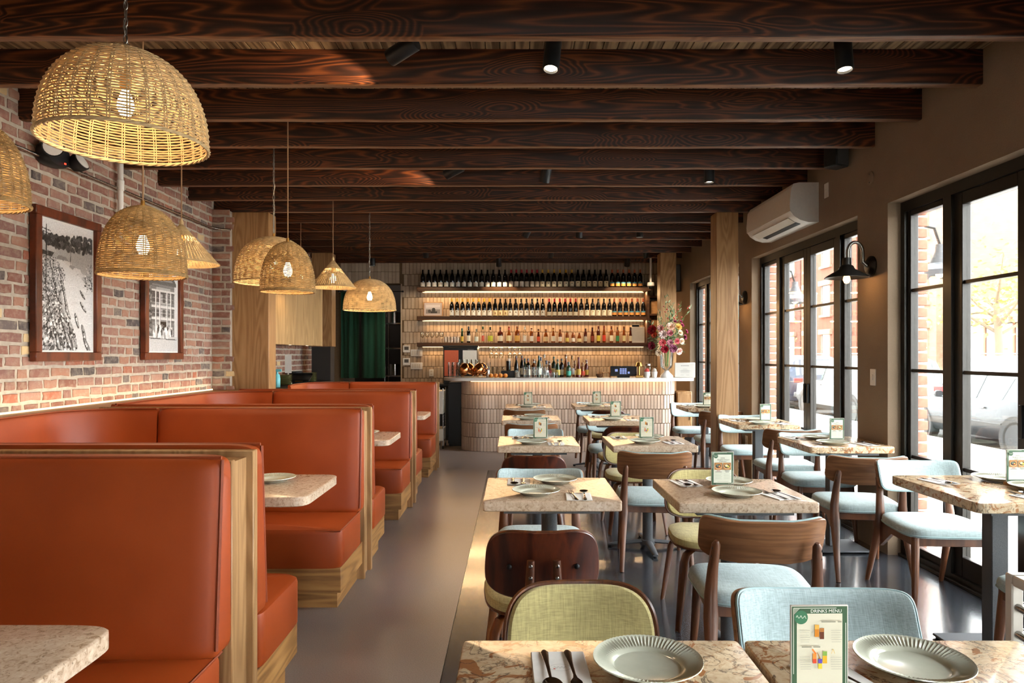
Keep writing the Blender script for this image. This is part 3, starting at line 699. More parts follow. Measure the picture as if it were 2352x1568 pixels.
def chair_g():
    """rosewood ply chair: shaped back plate on two flat struts, olive seat, bent ply legs; it faces +y"""
    c = thing('plywood_chair', 'x', 'chair', (0, 0, 0), 0, 'rosewood ply chairs with olive pads')
    def seatfn(u, v, h): return (u*(.225+.012*v), v*.215, .395+h+.012*(u*u))
    sh = MB().pad(seatfn, [(0, 0), (.98, 0), (1.0, .005), (1.0, .012), (.98, .014), (0, .014)], n=44, p=3.4).obj('seat_shell', M['roseleg'], c)
    MB().pad(seatfn, [(0, .013), (.985, .013), (.995, .03), (.97, .045), (.88, .056), (.6, .062), (0, .062)], n=44, p=3.4).obj('seat_pad', M['green'], sh)
    def panel(u, v, h):
        wd = .215*(1-.035*v-.05*max(v, 0)**2)
        y = -.236 + .05*u*u - .03*v - .012*v*v; z = .607 + v*.132 + .02*u*u*(1 if v > 0 else .2)*abs(v)
        return (u*wd - h*sin(u*.4), y + h*cos(u*.4), z+h*.12)
    bk = MB().pad(panel, [(0, -.010), (.2, -.010), (.4, -.010), (.6, -.010), (.8, -.010), (.985, -.010), (1, -.007), (1, .004), (.99, .006), (.8, .006), (.5, .006), (.2, .006), (0, .006)], n=56, p=3.6).obj('backrest', M['rose'], c)
    MB().pad(panel, [(0, .005), (.965, .005), (.975, .013), (.95, .022), (.86, .027), (.7, .028), (.5, .0285), (.25, .029), (0, .029)], n=56, p=3.6).obj('back_pad', M['green'], bk)
    edge = [panel(.992*math.copysign(abs(cos(a))**(2/3.6), cos(a)), .992*math.copysign(abs(sin(a))**(2/3.6), sin(a)), .001) for a in [2*pi*(k+.5)/56 for k in range(56)]]
    MB().tube(edge, .0075, 6, closed=True).obj('edge_band', M['roseleg'], bk)
    for sx in (-1, 1):
        st = MB().tube([(sx*.062, -.12, .387), (sx*.061, -.20, .392), (sx*.060, -.240, .43), (sx*.053, -.262, .53), (sx*.048, -.274, .635)], [.02, .02, .0185, .0175, .0145], 10, r2=.009, up=(0, 1, .2)).obj('back_strut', M['roseleg'], c)
        for z_, y_ in ((.615, -.284), (.57, -.278)): MB().lathe([(.0075, -.004), (.0075, 0), (.005, .0015), (.001, .002)], 10, xf=Matrix.Translation((sx*.05, y_+.003, z_)) @ Matrix.Rotation(pi/2, 4, 'X')).obj('bolt', M['steel'], st)
        MB().lathe([(.010, -.006), (.010, .002), (.006, .005), (.001, .006)], 12, xf=Matrix.Translation((sx*.128, -.2365, .60)) @ Matrix.Rotation(pi/2, 4, 'X')).obj('button', M['black'], bk)
    for sx in (-1, 1):
        for sy in (-1, 1):
            p = [(sx*.05, sy*.06, .385), (sx*.13, sy*.13, .385), (sx*.165, sy*.165, .372), (sx*.182, sy*.183, .33), (sx*.20, sy*.207, .18), (sx*.222, sy*.235, 0)]
            l = MB().tube(p, [.02, .022, .024, .026, .023, .016], 10, r2=[.008, .009, .011, .011, .0105, .009], up=(sx*.7, sy*.7, .8)).obj('leg', M['roseleg'], c)
            MB().lathe([(.009, -.002), (.011, .004), (.008, .006)], 8).obj('glide', M['steel'], l, (sx*.222, sy*.235, .001))
    return c
CK, CG = chair_k(), chair_g()
AWAY, TOWARD = 'with its back to the camera', 'facing the camera'
def chair(kind, key, side, x, yends, jit=0.0):
    proto, off = (CK, .165) if kind == 'K' else (CG, .19)
    nm = 'walnut chair with pale blue pads' if kind == 'K' else 'rosewood ply chair with olive pads'
    d = {'near': AWAY, 'far': TOWARD}[side]
    where = {'1': 'nearest', '2': 'second', '3': 'third', '4': 'fourth', '5': 'last'}[key[1]]
    lab = f'{nm} {"on near side" if side == "near" else "behind far side"} of {where} table in {ROW[key[0]]}'
    rz = (0 if side == 'near' else pi)+jit
    instance(proto, lab, (x, yends + (off if side == 'near' else -off), 0), rz)
chair('G', 'A1', 'far', .19, 1.90, .02)
chair('K', 'B1', 'far', .82, 1.80, -.02)
chair('G', 'A2', 'near', .102, 2.62, .03)
chair('K', 'A2', 'far', .142, 3.76)
chair('G', 'A3', 'near', .131, 4.51)
chair('K', 'A3', 'far', .18, 5.79)
chair('K', 'A4', 'near', .155, 6.35, .02)
chair('K', 'A5', 'near', .12, 7.97)
chair('K', 'B2', 'near', 1.003, 2.73, -.10)
chair('G', 'B2', 'far', 1.06, 3.86, -.05)
chair('K', 'B3', 'near', .948, 4.54, -.10)
chair('G', 'B3', 'far', .963, 5.72)
chair('G', 'B4', 'near', 1.03, 6.30)
chair('K', 'B4', 'far', 1.008, 7.26)
chair('G', 'B5', 'near', 1.11, 8.08)
chair('K', 'B5', 'far', 1.056, 9.07)
chair('K', 'C2', 'far', 2.40, 4.07, -.06)
chair('K', 'C2', 'near', 2.29, 2.585, .0)
chair('K', 'C3', 'near', 2.255, 4.34, -.12)
chair('K', 'C3', 'far', 2.37, 5.515, -.05)
chair('K', 'C4', 'near', 2.40, 5.885, -.06)
chair('K', 'C4', 'far', 2.37, 7.15, -.04)
chair('K', 'C5', 'near', 2.34, 7.715, -.05)
chair('K', 'C5', 'far', 2.30, 9.0)
# grey metal chair at the frame's right edge
h = thing('metal_high_chair', 'grey metal framed high chair at the end of the joined tables', 'chair', (1.566, 1.74, 0), R(-3))
for sx in (-1, 1):
    for sy in (-1, 1): MB().box(sx*.17-.016, sx*.17+.016, sy*.17-.016, sy*.17+.016, 0, .765, b=.004).obj('leg', M['offwhite'], h)
for sy in (-1, 1): MB().box(-.186, .186, sy*.17-.016, sy*.17+.016, .755, .785, b=.004).obj('top_rail', M['offwhite'], h)
for sx in (-1, 1): MB().box(sx*.17-.016, sx*.17+.016, -.154, .154, .755, .785, b=.004).obj('arm_rail', M['offwhite'], h)
for z_ in (.54, .62, .695):
    for sy in (-1, 1): MB().tube([(-.155, sy*.17, z_), (.155, sy*.17, z_)], .011, 10).obj('rung', M['steel'], h)
    for sx in (-1, 1): MB().tube([(sx*.17, -.155, z_), (sx*.17, .155, z_)], .011, 10).obj('rung', M['steel'], h)
MB().box(-.155, .155, -.155, .155, .44, .46, b=.004).obj('seat', M['offwhite'], h)
# ================================================================ PLACE SETTINGS
def plate_proto():
    p = thing('plate', 'x', 'plate', (0, 0, 0), 0, 'sage fluted plates')
    n = 152; R0 = .1085
    def ring(r, z, amp): return [((r+amp*.0009*cos(k*pi))*cos(2*pi*k/n), (r+amp*.0009*cos(k*pi))*sin(2*pi*k/n), z+amp*.0011*cos(k*pi)) for k in range(n)]
    rings = [ring(.001, .003, 0), ring(.062, .003, 0), ring(.0665, .0045, 0), ring(.070, .0085, 0), ring(.075, .0112, .8), ring(.084, .0140, 1.7), ring(.098, .0183, 1.7), ring(.1065, .0215, 1.0), ring(R0, .0225, .3), ring(R0+.0005, .0205, .3), ring(.098, .0160, 0), ring(.080, .0095, 0), ring(.068, .002, 0), ring(.064, 0, 0), ring(.060, .0012, 0), ring(.001, .0012, 0)]
    MB().loft(rings).obj('dish', M['plate'], p, smooth=25); return p
def fork_proto():
    f = thing('fork', 'x', 'fork', (0, 0, 0), 0, 'steel forks')
    P = [(0, -.095, .002), (0, -.085, .002), (0, -.03, .0035), (0, .02, .0045), (0, .035, .004)]
    MB().tube(P, [.004, .0082, .0042, .0028, .005], 8, r2=[.001, .0014, .0014, .0014, .0012], up=(0, 0, 1)).obj('handle', M['cutlery'], f)
    t = MB().tube([(0, .033, .004), (0, .045, .003), (0, .058, .003)], [.005, .0115, .0118], 8, r2=.0011, up=(0, 0, 1))
    for k in range(4):
        x = (k-1.5)*.0064; t.tube([(x, .056, .003), (x, .075, .005), (x*.95, .094, .009)], [.0021, .0019, .0010], 6, r2=[.0011, .001, .0008], up=(0, 0, 1))
    t.obj('head', M['cutlery'], f); return f
def spoon_proto():
    f = thing('spoon', 'x', 'spoon', (0, 0, 0), 0, 'steel spoons')
    P = [(0, -.095, .002), (0, -.085, .002), (0, -.03, .0035), (0, .03, .005), (0, .045, .0045)]
    MB().tube(P, [.004, .0082, .0042, .0028, .004], 8, r2=[.001, .0014, .0014, .0014, .0012], up=(0, 0, 1)).obj('handle', M['cutlery'], f)
    def fn(u, v, h): t = u*u+v*v; return (u*.0195*(1+.1*v), .068+v*.0265, .0015+.007*min(t, 1)+h)
    MB().pad(fn, [(0, 0), (.35, 0), (.7, 0), (1, 0), (1, .0012), (.7, .0012), (.35, .0012), (0, .0012)], n=28, p=2.0).obj('bowl', M['cutlery'], f); return f
def napkin_proto():
    p = thing('napkin', 'x', 'napkin', (0, 0, 0), 0, 'folded white napkins')
    MB().box(-.056, .056, -.075, .075, 0, .0022, b=.0008).box(-.055, .0545, -.074, .074, .0022, .004, b=.0008).obj('fold', M['napkin'], p, smooth=0)
    pr = Print(); pr.line([(.021*cos(a), .021*.7*sin(a)) for a in [2*pi*i/24 for i in range(25)]], .0009, '#b9b4ad')
    pr.line([(-.013+.0015*i, .004*sin(i*1.3)) for i in range(18)], .0009, '#a8a39c'); pr.disc(-.012, -.006, .0025, '#c0564a')
    put('printed_mark', pr.mesh('printed_mark'), p, (0, 0, .0042)); return p
PP, FP, SP, NP = plate_proto(), fork_proto(), spoon_proto(), napkin_proto()
def setting(key, side, px, py, nx, ny, rz=0.0, where=None):
    d = where or tdesc(key); sd = side
    instance(PP, f'sage green fluted plate, {sd} side of the {d}', (px, py, TZ+.0005), random.uniform(0, 6))
    instance(NP, f'folded white napkin on the {sd} side of the {d}', (nx, ny, TZ+.0005), rz+random.uniform(-.05, .05))
    z = TZ+.0052; flip = 0 if side == 'near' else pi
    a, b = (-.022, .026) if side == 'near' else (.024, -.024)
    instance(FP, f'steel fork lying on the {sd} napkin of the {d}', (nx+a, ny+(.0 if side == 'near' else -.02), z), flip+rz+random.uniform(-.08, .08))
    instance(SP, f'steel spoon lying on the {sd} napkin of the {d}', (nx+b, ny+(.0 if side == 'near' else -.02), z), flip+rz+random.uniform(-.08, .08))
setting('A1', 'far', .268, 1.372, .092, 1.365)
setting('B1', 'far', .803, 1.375, .625, 1.32, .3)
setting('A2', 'near', .099, 3.09, .285, 3.02); setting('A2', 'far', .203, 3.37, .022, 3.37)
setting('A3', 'near', .125, 4.83, .293, 4.80); setting('A3', 'far', .185, 5.12, .04, 5.15)
setting('A4', 'near', .13, 6.62, .30, 6.60); setting('A4', 'far', .21, 6.93, .04, 6.98)
setting('A5', 'near', .15, 8.18, .32, 8.18); setting('A5', 'far', .22, 8.50, .06, 8.55)
setting('B2', 'near', .998, 3.06, 1.178, 3.03, .28); setting('B2', 'far', 1.045, 3.32, .838, 3.33, .1)
setting('B3', 'near', .93, 4.86, 1.13, 4.86, .15); setting('B3', 'far', 1.02, 5.14, .79, 5.17)
setting('B4', 'near', .94, 6.56, 1.13, 6.56); setting('B4', 'far', 1.03, 6.88, .82, 6.90)
setting('B5', 'near', .97, 8.35, 1.17, 8.36); setting('B5', 'far', 1.06, 8.64, .85, 8.66)
setting('C2', 'near', 2.43, 3.18, 2.28, 2.99, .3); setting('C2', 'far', 2.42, 3.42, 2.10, 3.38, .15)
setting('C3', 'near', 2.24, 4.80, 2.46, 4.78, .25); setting('C3', 'far', 2.26, 5.10, 2.10, 5.12, .1)
setting('C4', 'near', 2.24, 6.18, 2.44, 6.2, .3); setting('C4', 'far', 2.30, 6.5, 2.12, 6.5, .1)
setting('C5', 'near', 2.25, 8.12, 2.45, 8.12); setting('C5', 'far', 2.33, 8.42, 2.14, 8.42)
for i, (px, py) in enumerate(((-1.245, 1.42), (-1.20, 3.40), (-1.18, 5.42), (-1.19, 7.45))):
    instance(PP, f'sage green fluted plate on the table in the {ORD[i]} booth', (px, py, TZ+.0005), i)
# ================================================================ MENUS
def drinks_print():
    p = Print(); W, H = .051, .0765
    p.rect(-W, W, -H, H, '#3f5a40'); p.rect(-W+.009, W-.009, -H+.009, H-.013, '#d3cdb6')
    p.line([(-W+.003, -H+.03), (-W+.003, H-.003), (W-.02, H-.003)], .0012, '#cfd3bf'); p.line([(W-.003, H-.03), (W-.003, -H+.003), (-W+.02, -H+.003)], .0012, '#cfd3bf')
    for k in range(7): p.line([(-W+.002+.002*k, H-.002), (-W+.002, H-.002-.002*k)], .0007, '#cfd3bf'); p.line([(W-.002-.002*k, -H+.002), (W-.002, -H+.002+.002*k)], .0007, '#cfd3bf')
    p.disc(-W+.016, H-.019, .0125, '#3c7050', n=28)
    p.line([(-W+.007+.0012*i, H-.019+.004*sin(i*1.1)*(.6+.4*sin(i))) for i in range(16)], .0009, '#d8dccb')
    p.text('DRINKS MENU', .011, H-.0105, .0088, '#eef0e2')
    p.rect(-.010, -.002, .022, .044, '#c47a24'); p.rect(-.010, -.002, .036, .044, '#dca34a'); p.rect(-.001, .007, .018, .038, '#5e2f1a'); p.rect(-.001, .007, .031, .038, '#a46a34')
    p.rect(-.014, -.007, -.026, -.008, '#c8452a'); p.rect(-.014, -.007, -.018, -.008, '#dd8a3c'); p.line([(-.015, 0), (-.008, -.009)], .003, '#d9772f')
    p.rect(-.004, .003, -.036, -.018, '#e0c23c'); p.rect(-.004, .003, -.026, -.018, '#5b4aa8'); p.line([(-.006, -.006), (0, -.018)], .0015, '#a8763c')
    p.rect(.004, .012, -.026, -.004, '#d8a52c'); p.rect(.004, .012, -.012, -.004, '#7da04a'); p.line([(.02, -.008), (.023, 0), (.026, -.008)], .001, '#d9b66a')
    for k in range(6):
        p.rect(-.038, -.02-.001*(k % 3), .034-.004*k, .0347-.004*k, '#a9a593'); p.rect(.019, .038-.002*(k % 2), .034-.004*k, .0347-.004*k, '#a9a593')
        p.rect(-.038, -.019, -.015-.004*k, -.0143-.004*k, '#a9a593'); p.rect(.018, .038, -.015-.004*k, -.0143-.004*k, '#a9a593')
    for x0, x1, y in ((-.036, -.018, .0045), (-.015, -.002, .0045), (.0, .026, .050), (.030, .037, .050)): p.rect(x0, x1, y, y+.0022, '#8d8a77')
    return p.mesh('printed_sheet')
def dessert_print():
    p = Print(); W, H = .051, .0765
    p.rect(-W, W, -H, H, '#46604a'); p.rect(-W+.009, W-.009, -H+.009, H-.011, '#dfe0cf')
    p.line([(-W+.003, 0), (-W+.003, H-.003), (W-.03, H-.003)], .0013, '#c6cdb9'); p.line([(W-.003, -.01), (W-.003, -H+.003), (-W+.02, -H+.003)], .0013, '#c6cdb9')
    for k in range(7): p.line([(-W+.002+.002*k, H-.002), (-W+.002, H-.002-.002*k)], .0008, '#c6cdb9'); p.line([(W-.002-.002*k, -H+.002), (W-.002, -H+.002+.002*k)], .0008, '#c6cdb9')
    p.disc(-W+.019, H-.018, .0105, '#4c6a52', n=28); p.line([(-W+.011+.0011*i, H-.018+.003*sin(i*1.1)) for i in range(15)], .0009, '#c6cdb9')
    p.rect(-.010, .010, .048, .0502, '#7d7d70')
    p.text('Bangkok Dessert', .003, .039, .0082, '#4a4d40', shear=.25); p.text('Collection', 0, .0305, .0082, '#4a4d40', shear=.25)
    for s_, c1, c2, c3 in ((-1, '#2c2a24', '#6c7468', '#c2572f'), (1, '#463a20', '#e6d3a4', '#a9b04c')):
        x0 = s_*.0205; p.rect(x0-.0185, x0+.0185, -.006, .0275, '#a9753f'); p.disc(x0, .010, .0165, '#d9a877', .0125, 26); p.disc(x0, .0115, .014, c1, .0095, 26)
        p.disc(x0-.003, .0135, .007, c2, .0055); p.disc(x0+.005, .008, .006, c3, .003); p.disc(x0+.006, .012, .004, '#d8b04c', .003)
    for x0, x1, y, c in ((-.029, -.012, -.0115, '#a85a44'), (-.036, -.005, -.0170, '#7d7d70'), (.009, .032, -.0115, '#7d7d70'), (.012, .029, -.0170, '#7d7d70')): p.rect(x0, x1, y, y+.0026, c)
    for k in range(7):
        for s_ in (-1, 1): p.rect(s_*.0205-.017+.001*(k % 2), s_*.0205+.017-.003*(k % 3), -.024-.0042*k, -.0232-.0042*k, '#b3b2a0')
    p.rect(-.026, .026, -.0605, -.0595, '#9a9a8a')
    return p.mesh('printed_sheet')
def menu_proto(nm, me, lab_m):
    t = thing('menu_stand', 'x', 'menu', (0, 0, 0), 0, nm)
    MB().box(-.054, .054, -.018, .018, 0, .014, b=.002).obj('stand_base', M['smallwood'], t)
    a = MB().box(-.053, .053, -.0022, .0022, .014, .172, b=.0008).obj('acrylic_sheet', M['offwhite'], t)
    put('printed_sheet', me, a, (0, -.0026, .0935), (R(90), 0, 0))
    return t
MD = menu_proto('drinks menus', drinks_print(), ''); MS = menu_proto('dessert menus', dessert_print(), '')
for k, x, y, kind, rz in (('B1', .558, 1.25, 'd', .02), ('A3', .192, 5.0, 'd', -.02), ('A5', .17, 8.36, 'd', 0), ('B3', .973, 5.02, 'd', -.03), ('B4', 1.0, 6.73, 'd', -.02), ('B5', 1.03, 8.52, 'd', 0),
                          ('B2', .982, 3.22, 's', 0), ('C2', 2.43, 3.30, 's', 0), ('C3', 2.33, 4.93, 's', -.02), ('C4', 2.33, 6.33, 's', 0), ('C5', 2.34, 8.27, 's', 0)):
    instance(MD if kind == 'd' else MS, f'{"green bordered drinks menu" if kind == "d" else "green bordered dessert menu"} standing on the {tdesc(k)}', (x, y, TZ), rz)
# ================================================================ WICKER PENDANTS
def dome_profile(Rr, H, pw):
    """superellipse dome, arc-length resampled: list of (r, z) from rim to crown, rim at z = 0"""
    pts = []
    for i in range(201):
        a = pi/2*i/200; pts.append((Rr*abs(cos(a))**(2/pw), H*abs(sin(a))**(2/pw)))
    return pts
def resample(pts, step):
    out = [pts[0]]; acc = 0
    for a, b in zip(pts, pts[1:]):
        d = math.dist(a, b); acc += d
        if acc >= step: out.append(b); acc = 0
    return out
def wicker_mesh(pts, step, nst, rs, amp):
    rows = resample(pts, step); mb = MB(); seg = nst*2
    for j, (r, z) in enumerate(rows):
        if r < .03: break
        ns = seg if r > .10 else seg//2; a_ = amp*min(1, r/.1)
        path = []
        for k in range(ns):
            a = 2*pi*k/ns; s = 1 if (k//(1 if ns == seg else 1) + j) % 2 else -1
            if ns == seg: s = cos(pi*k/1.0 + pi*j)
            rr = r + a_*s; jit = .0005*sin(k*2.3+j*1.7)
            path.append((rr*cos(a), rr*sin(a), z+jit))
        mb.tube(path, rs, 4, closed=True, up=(0, 0, 1))
    return mb
def stakes_mesh(pts, n, rs, double=True):
    mb = MB(); q = resample(pts, .03)+[pts[-1]]
    for k in range(n):
        for dd in ((-.0045, .0045) if double else (0,)):
            path = []
            for r, z in q:
                if r < .012: continue
                a = 2*pi*k/n + dd/max(r, .05); path.append((r*cos(a), r*sin(a), z))
            mb.tube(path, rs, 4, up=(.1, .2, 1))
    return mb
def pendant(label, loc, Rr, H, kind, mat, top, tilt=0.0, pw=2.3):
    t = thing('pendant_lamp', label, 'lamp', loc, random.uniform(0, 1), 'wicker pendant lamps over the booths')
    if kind == 'dome':
        pts = dome_profile(Rr, H, pw)
        n = 30 if Rr > .25 else 26
        wicker_mesh(pts, .0094 if Rr > .25 else .0082, n, .0034 if Rr > .25 else .0033, .0024).obj('woven_shade', mat, t, smooth=0, recalc=False)
        stakes_mesh(pts, n//2*2, .0024, True).obj('stake', mat, t, smooth=0, recalc=False)['kind'] = 'stuff'
        rim = MB()
        for q in range(3): rim.tube([((Rr+.004*cos(a*17+q*2.1))*cos(a), (Rr+.004*cos(a*17+q*2.1))*sin(a), .004*sin(a*17+q*2.1)-.002) for a in [2*pi*k/120 for k in range(120)]], .0045, 5, closed=True, up=(0, 0, 1))
        rim.obj('rim', mat, t, recalc=False)
        MB().lathe([(.03, H-.004), (.03, H+.003), (.012, H+.006), (.010, H+.03)], 16).obj('cap', M['brass'], t)
    else:
        pts = [(Rr*(1-i/60), H*i/60) for i in range(60)]
        mb = MB(); n = 60
        for k in range(n):
            a = 2*pi*k/n
            for (s0, s1) in ((0, .50), (.66, .965)):
                P = [(Rr*(1-s_)*cos(a), Rr*(1-s_)*sin(a), H*s_) for s_ in (s0, (s0+s1)/2, s1)]
                mb.tube(P, [.0075*(1-s_)+.0012 for s_ in (s0, (s0+s1)/2, s1)], 4, r2=.0016, up=(cos(a), sin(a), 1))
            if k % 2 == 0:
                for dq in (-1, 1):
                    b_ = a+dq*2*pi/n*1.5; mb.tube([(Rr*.5*cos(a), Rr*.5*sin(a), H*.5), (Rr*.42*cos((a+b_)/2), Rr*.42*sin((a+b_)/2), H*.58), (Rr*.34*cos(b_), Rr*.34*sin(b_), H*.66)], .003, 4, up=(0, 0, 1))
        for s_ in (.0, .02, .25, .5, .66, .8): mb.tube([((Rr*(1-s_)+.002)*cos(a), (Rr*(1-s_)+.002)*sin(a), H*s_) for a in [2*pi*k/72 for k in range(72)]], .004 if s_ < .1 else .0025, 4, closed=True, up=(0, 0, 1))
        for s_ in [q*.028 for q in range(1, 17)]: mb.tube([((Rr*(1-s_)-.001)*cos(a), (Rr*(1-s_)-.001)*sin(a), H*s_) for a in [2*pi*k/60 for k in range(60)]], .0022, 4, closed=True, up=(0, 0, 1))
        mb.obj('woven_shade', mat, t, smooth=0, recalc=False)
        MB().lathe([(.014, H-.012), (.014, H+.004), (.006, H+.02), (.004, H+.03)], 12).obj('cap', mat, t)
    hang = top-loc[2]
    if kind == 'dome' and Rr > .25:
        ch = MB(); z = H+.02; k = 0
        while z < hang:
            e = [(.007*cos(a) if k % 2 else 0, 0 if k % 2 else .007*cos(a), z+.019*sin(a)) for a in [2*pi*q/10 for q in range(10)]]
            ch.tube(e, .0022, 5, closed=True); z += .032; k += 1
        ch.obj('chain', M['chain'], t, recalc=False)
        MB().tube([(.006*sin(q*1.9), .006*cos(q*1.4), H-.1+(hang-H+.1)*q/20) for q in range(21)], .003, 6).obj('cord', M['chain'], t)
    else: MB().tube([(0, 0, H-.12), (0, 0, hang)], .0042, 6).obj('cord', M['cord'], t)
    MB().lathe([(.05, hang-.012), (.05, hang)], 16).obj('ceiling_rose', M['black'], t)
    bz = H*.42 if kind == 'dome' else H*.30
    MB().lathe([(.018, bz+.055), (.02, bz+.06), (.02, bz+.11), (.008, bz+.115)], 14).obj('socket', M['brass'], t)
    MB().tube([(0, 0, bz+.11), (0, 0, H-.05)], .005, 6).obj('stem', M['brass'], t)
    MB().lathe([(.001, bz-.045), (.018, bz-.04), (.030, bz-.012), (.028, bz+.012), (.015, bz+.05), (.013, bz+.058)], 16).obj('bulb', M['bulb'], t)
    light('pendant_light', 'POINT', (loc[0], loc[1], loc[2]+bz-.005), (44 if Rr > .25 else 30) if kind == 'dome' else 24, (1, .73, .43), shadow_soft_size=.04)
    return t
pendant('large woven dome lamp on a chain, nearest the camera', (-1.48, 2.60, 2.205), .289, .345, 'dome', M['wicker'], CEIL)
pendant('tall woven dome lamp before the large framed canal photograph', (-1.86, 3.42, 1.80), .20, .34, 'dome', M['wicker2'], CEIL, pw=2.25)
pendant('woven cone lamp before the smaller framed photograph', (-2.193, 4.5, 2.0), .23, .268, 'cone', M['wicker'], CEIL)
pendant('woven dome lamp cut by the edge of the view beside the emergency light', (-2.24, 2.82, 2.03), .20, .34, 'dome', M['wicker2'], CEIL, pw=2.25)
pendant('large woven dome lamp on a chain before the wide oak post', (-1.852, 5.26, 1.957), .289, .345, 'dome', M['wicker'], CEIL)
pendant('tall grey woven dome lamp hanging before the larger chained dome', (-1.555, 4.69, 1.835), .18, .335, 'dome', M['wicker2'], CEIL, pw=2.25)
pendant('woven cone lamp before the pale oak cabinet', (-1.844, 6.95, 2.083), .226, .288, 'cone', M['wicker'], CEIL)
pendant('large woven dome lamp on a chain before the green curtain', (-1.594, 7.53, 1.895), .284, .335, 'dome', M['wicker'], CEIL)
pendant('small woven lamp hidden behind two domes at the far booth', (-2.52, 8.06, 2.20), .13, .24, 'dome', M['wicker2'], CEIL, pw=2.6)
# ================================================================ SPOT LIGHTS
SPC = MB().lathe([(.001, -.058), (.034, -.058), (.036, -.075), (.041, -.075), (.043, -.07), (.043, .09), (.041, .095), (.001, .095)], 24).mesh('can', M['black'])
SPL = MB().lathe([(.001, -.063), (.033, -.063), (.033, -.06), (.001, -.06)], 20).mesh('lens', M['lens'])
SPD = MB().lathe([(.001, -.063), (.033, -.063), (.033, -.06), (.001, -.06)], 20).mesh('lens', M['steel'])
def spot(x, y, z, where, tx=0, ty=0, e=14):
    s = thing('ceiling_spotlight', f'black cylinder spotlight {where}', 'spotlight', (x, y, z), 0, 'black cylinder spotlights between the beams')
    MB().tube([(0, 0, .06), (0, 0, CEIL-z)], .008, 8).obj('stem', M['black'], s)
    MB().lathe([(.03, CEIL-z-.012), (.03, CEIL-z)], 14).obj('plate', M['black'], s)
    c = put('can', SPC, s, (0, 0, 0), (tx, ty, 0)); put('lens', SPL if e else SPD, c)
    if e:
        d = Matrix.Rotation(ty, 3, 'Y') @ Matrix.Rotation(tx, 3, 'X') @ Vector((0, 0, -.085))
        light('spot_beam', 'SPOT', (x+d.x, y+d.y, z+d.z), e, (1, .74, .46), (tx, ty, 0), spot_size=R(82), spot_blend=.3, shadow_soft_size=.02)
spot(.195, 3.52, 2.935, 'with lit lens over the middle of the room between the first beams', R(-12), R(6), 18)
spot(1.70, 3.52, 2.935, 'with lit lens near the window wall between the first beams', R(-8), R(0), 18)
spot(-.58, 3.50, 2.955, 'turned to the booths between the first beams', R(25), R(70), 40)
spot(1.64, 5.74, 2.92, 'lit near the air conditioner', 0, 0, 14)
spot(.27, 5.80, 2.94, 'dark and turned away over the third tables', R(25), R(10), 0)
spot(-.52, 5.79, 2.955, 'turned to the booths over the third tables', R(25), R(70), 36)
spot(1.58, 8.60, 2.95, 'lit before the second oak post', 0, 0, 12); spot(.82, 8.6, 2.95, 'dark over the fourth tables', R(20), 0, 0); spot(.17, 8.6, 2.95, 'turned away over the aisle by the fourth tables', R(25), R(30), 0)
for x_, w_, e_ in ((-1.33, 'at the bar, leftmost before the shelves', 10), (.55, 'at the bar, over its middle', 10), (1.98, 'at the bar near the right oak post', 10)): spot(x_, 10.25, 2.93, w_, R(38), 0, e_*5)
spot(-.25, 11.05, 2.90, 'behind the bar shining on the left bottles', R(25), 0, 35); spot(1.83, 11.05, 2.90, 'behind the bar shining on the right bottles', R(25), 0, 35); spot(-2.28, 11.0, 2.90, 'by the kitchen doorway', 0, 0, 8)
# ================================================================ RIGHT WALL FITTINGS
def sconce(label, y, z, e=9):
    s = thing('wall_lamp', label, 'lamp', (XW, y, z), 0, 'barn wall lamps')
    MB().lathe([(.075, 0), (.075, .012), (.05, .03), (.03, .035), (.001, .036)], 24, xf=Matrix.Rotation(-pi/2, 4, 'Y')).obj('wall_plate', M['alu'], s)
    MB().tube([(-.03, 0, 0), (-.065, 0, .03)] + [(-.12+.055*cos(a), 0, .10+.075*sin(a)) for a in [pi*k/12 for k in range(13)]] + [(-.175, 0, .045)], .0125, 10, up=(0, 1, 0)).obj('arm', M['chain'], s)
    sh = MB().lathe([(.028, .06), (.03, .01), (.045, 0), (.055, -.022), (.143, -.075), (.152, -.086), (.148, -.087), (.138, -.073), (.050, -.028), (.026, -.01)], 36).obj('shade', M['alu'], s, (-.182, 0, 0))
    MB().lathe([(.018, -.02), (.018, -.06), (.01, -.062)], 12).obj('socket', M['brass'], sh)
    MB().lathe([(.001, -.128), (.016, -.122), (.025, -.10), (.022, -.080), (.012, -.058)], 16).obj('bulb', M['amber_bulb'], sh)
    light('wall_lamp_light', 'POINT', (XW-.182, y, z-.10), e, (1, .55, .22), shadow_soft_size=.03)
sconce('bronze barn lamp with lit bulb on the stucco pier by the windows', 4.985, 2.045)
sconce('bronze barn lamp on the pier mostly behind the oak post', 7.71, 2.045, 8)
ac = thing('air_conditioner', 'white split air conditioner unit high on the stucco wall', 'air conditioner', (XW, 6.39, 2.70), 0)
prof = [(0, .175), (-.17, .175), (-.215, .165), (-.235, .13), (-.245, -.02), (-.24, -.075), (-.215, -.11), (-.16, -.145), (-.09, -.165), (0, -.165)]
MB().loft([[(x, yy, z) for x, z in prof] for yy in (-.54, .54)]).obj('casing', M['white'], ac, smooth=30)
MB().loft([[(x, yy, z) for x, z in ((-.2385, .128), (-.251, -.02), (-.247, -.072), (-.239, -.072))] for yy in (-.545, .545)]).obj('front_panel', M['white'], ac, smooth=20)
MB().loft([[(x, yy, z) for x, z in ((-.222, -.108), (-.165, -.146), (-.162, -.150), (-.224, -.114))] for yy in (-.44, .44)]).obj('louvre', M['offwhite'], ac, smooth=0)
MB().loft([[(x, yy, z) for x, z in ((-.155, -.149), (-.115, -.161), (-.114, -.164), (-.156, -.152))] for yy in (-.44, .35)]).obj('air_slot', M['black'], ac, smooth=0)
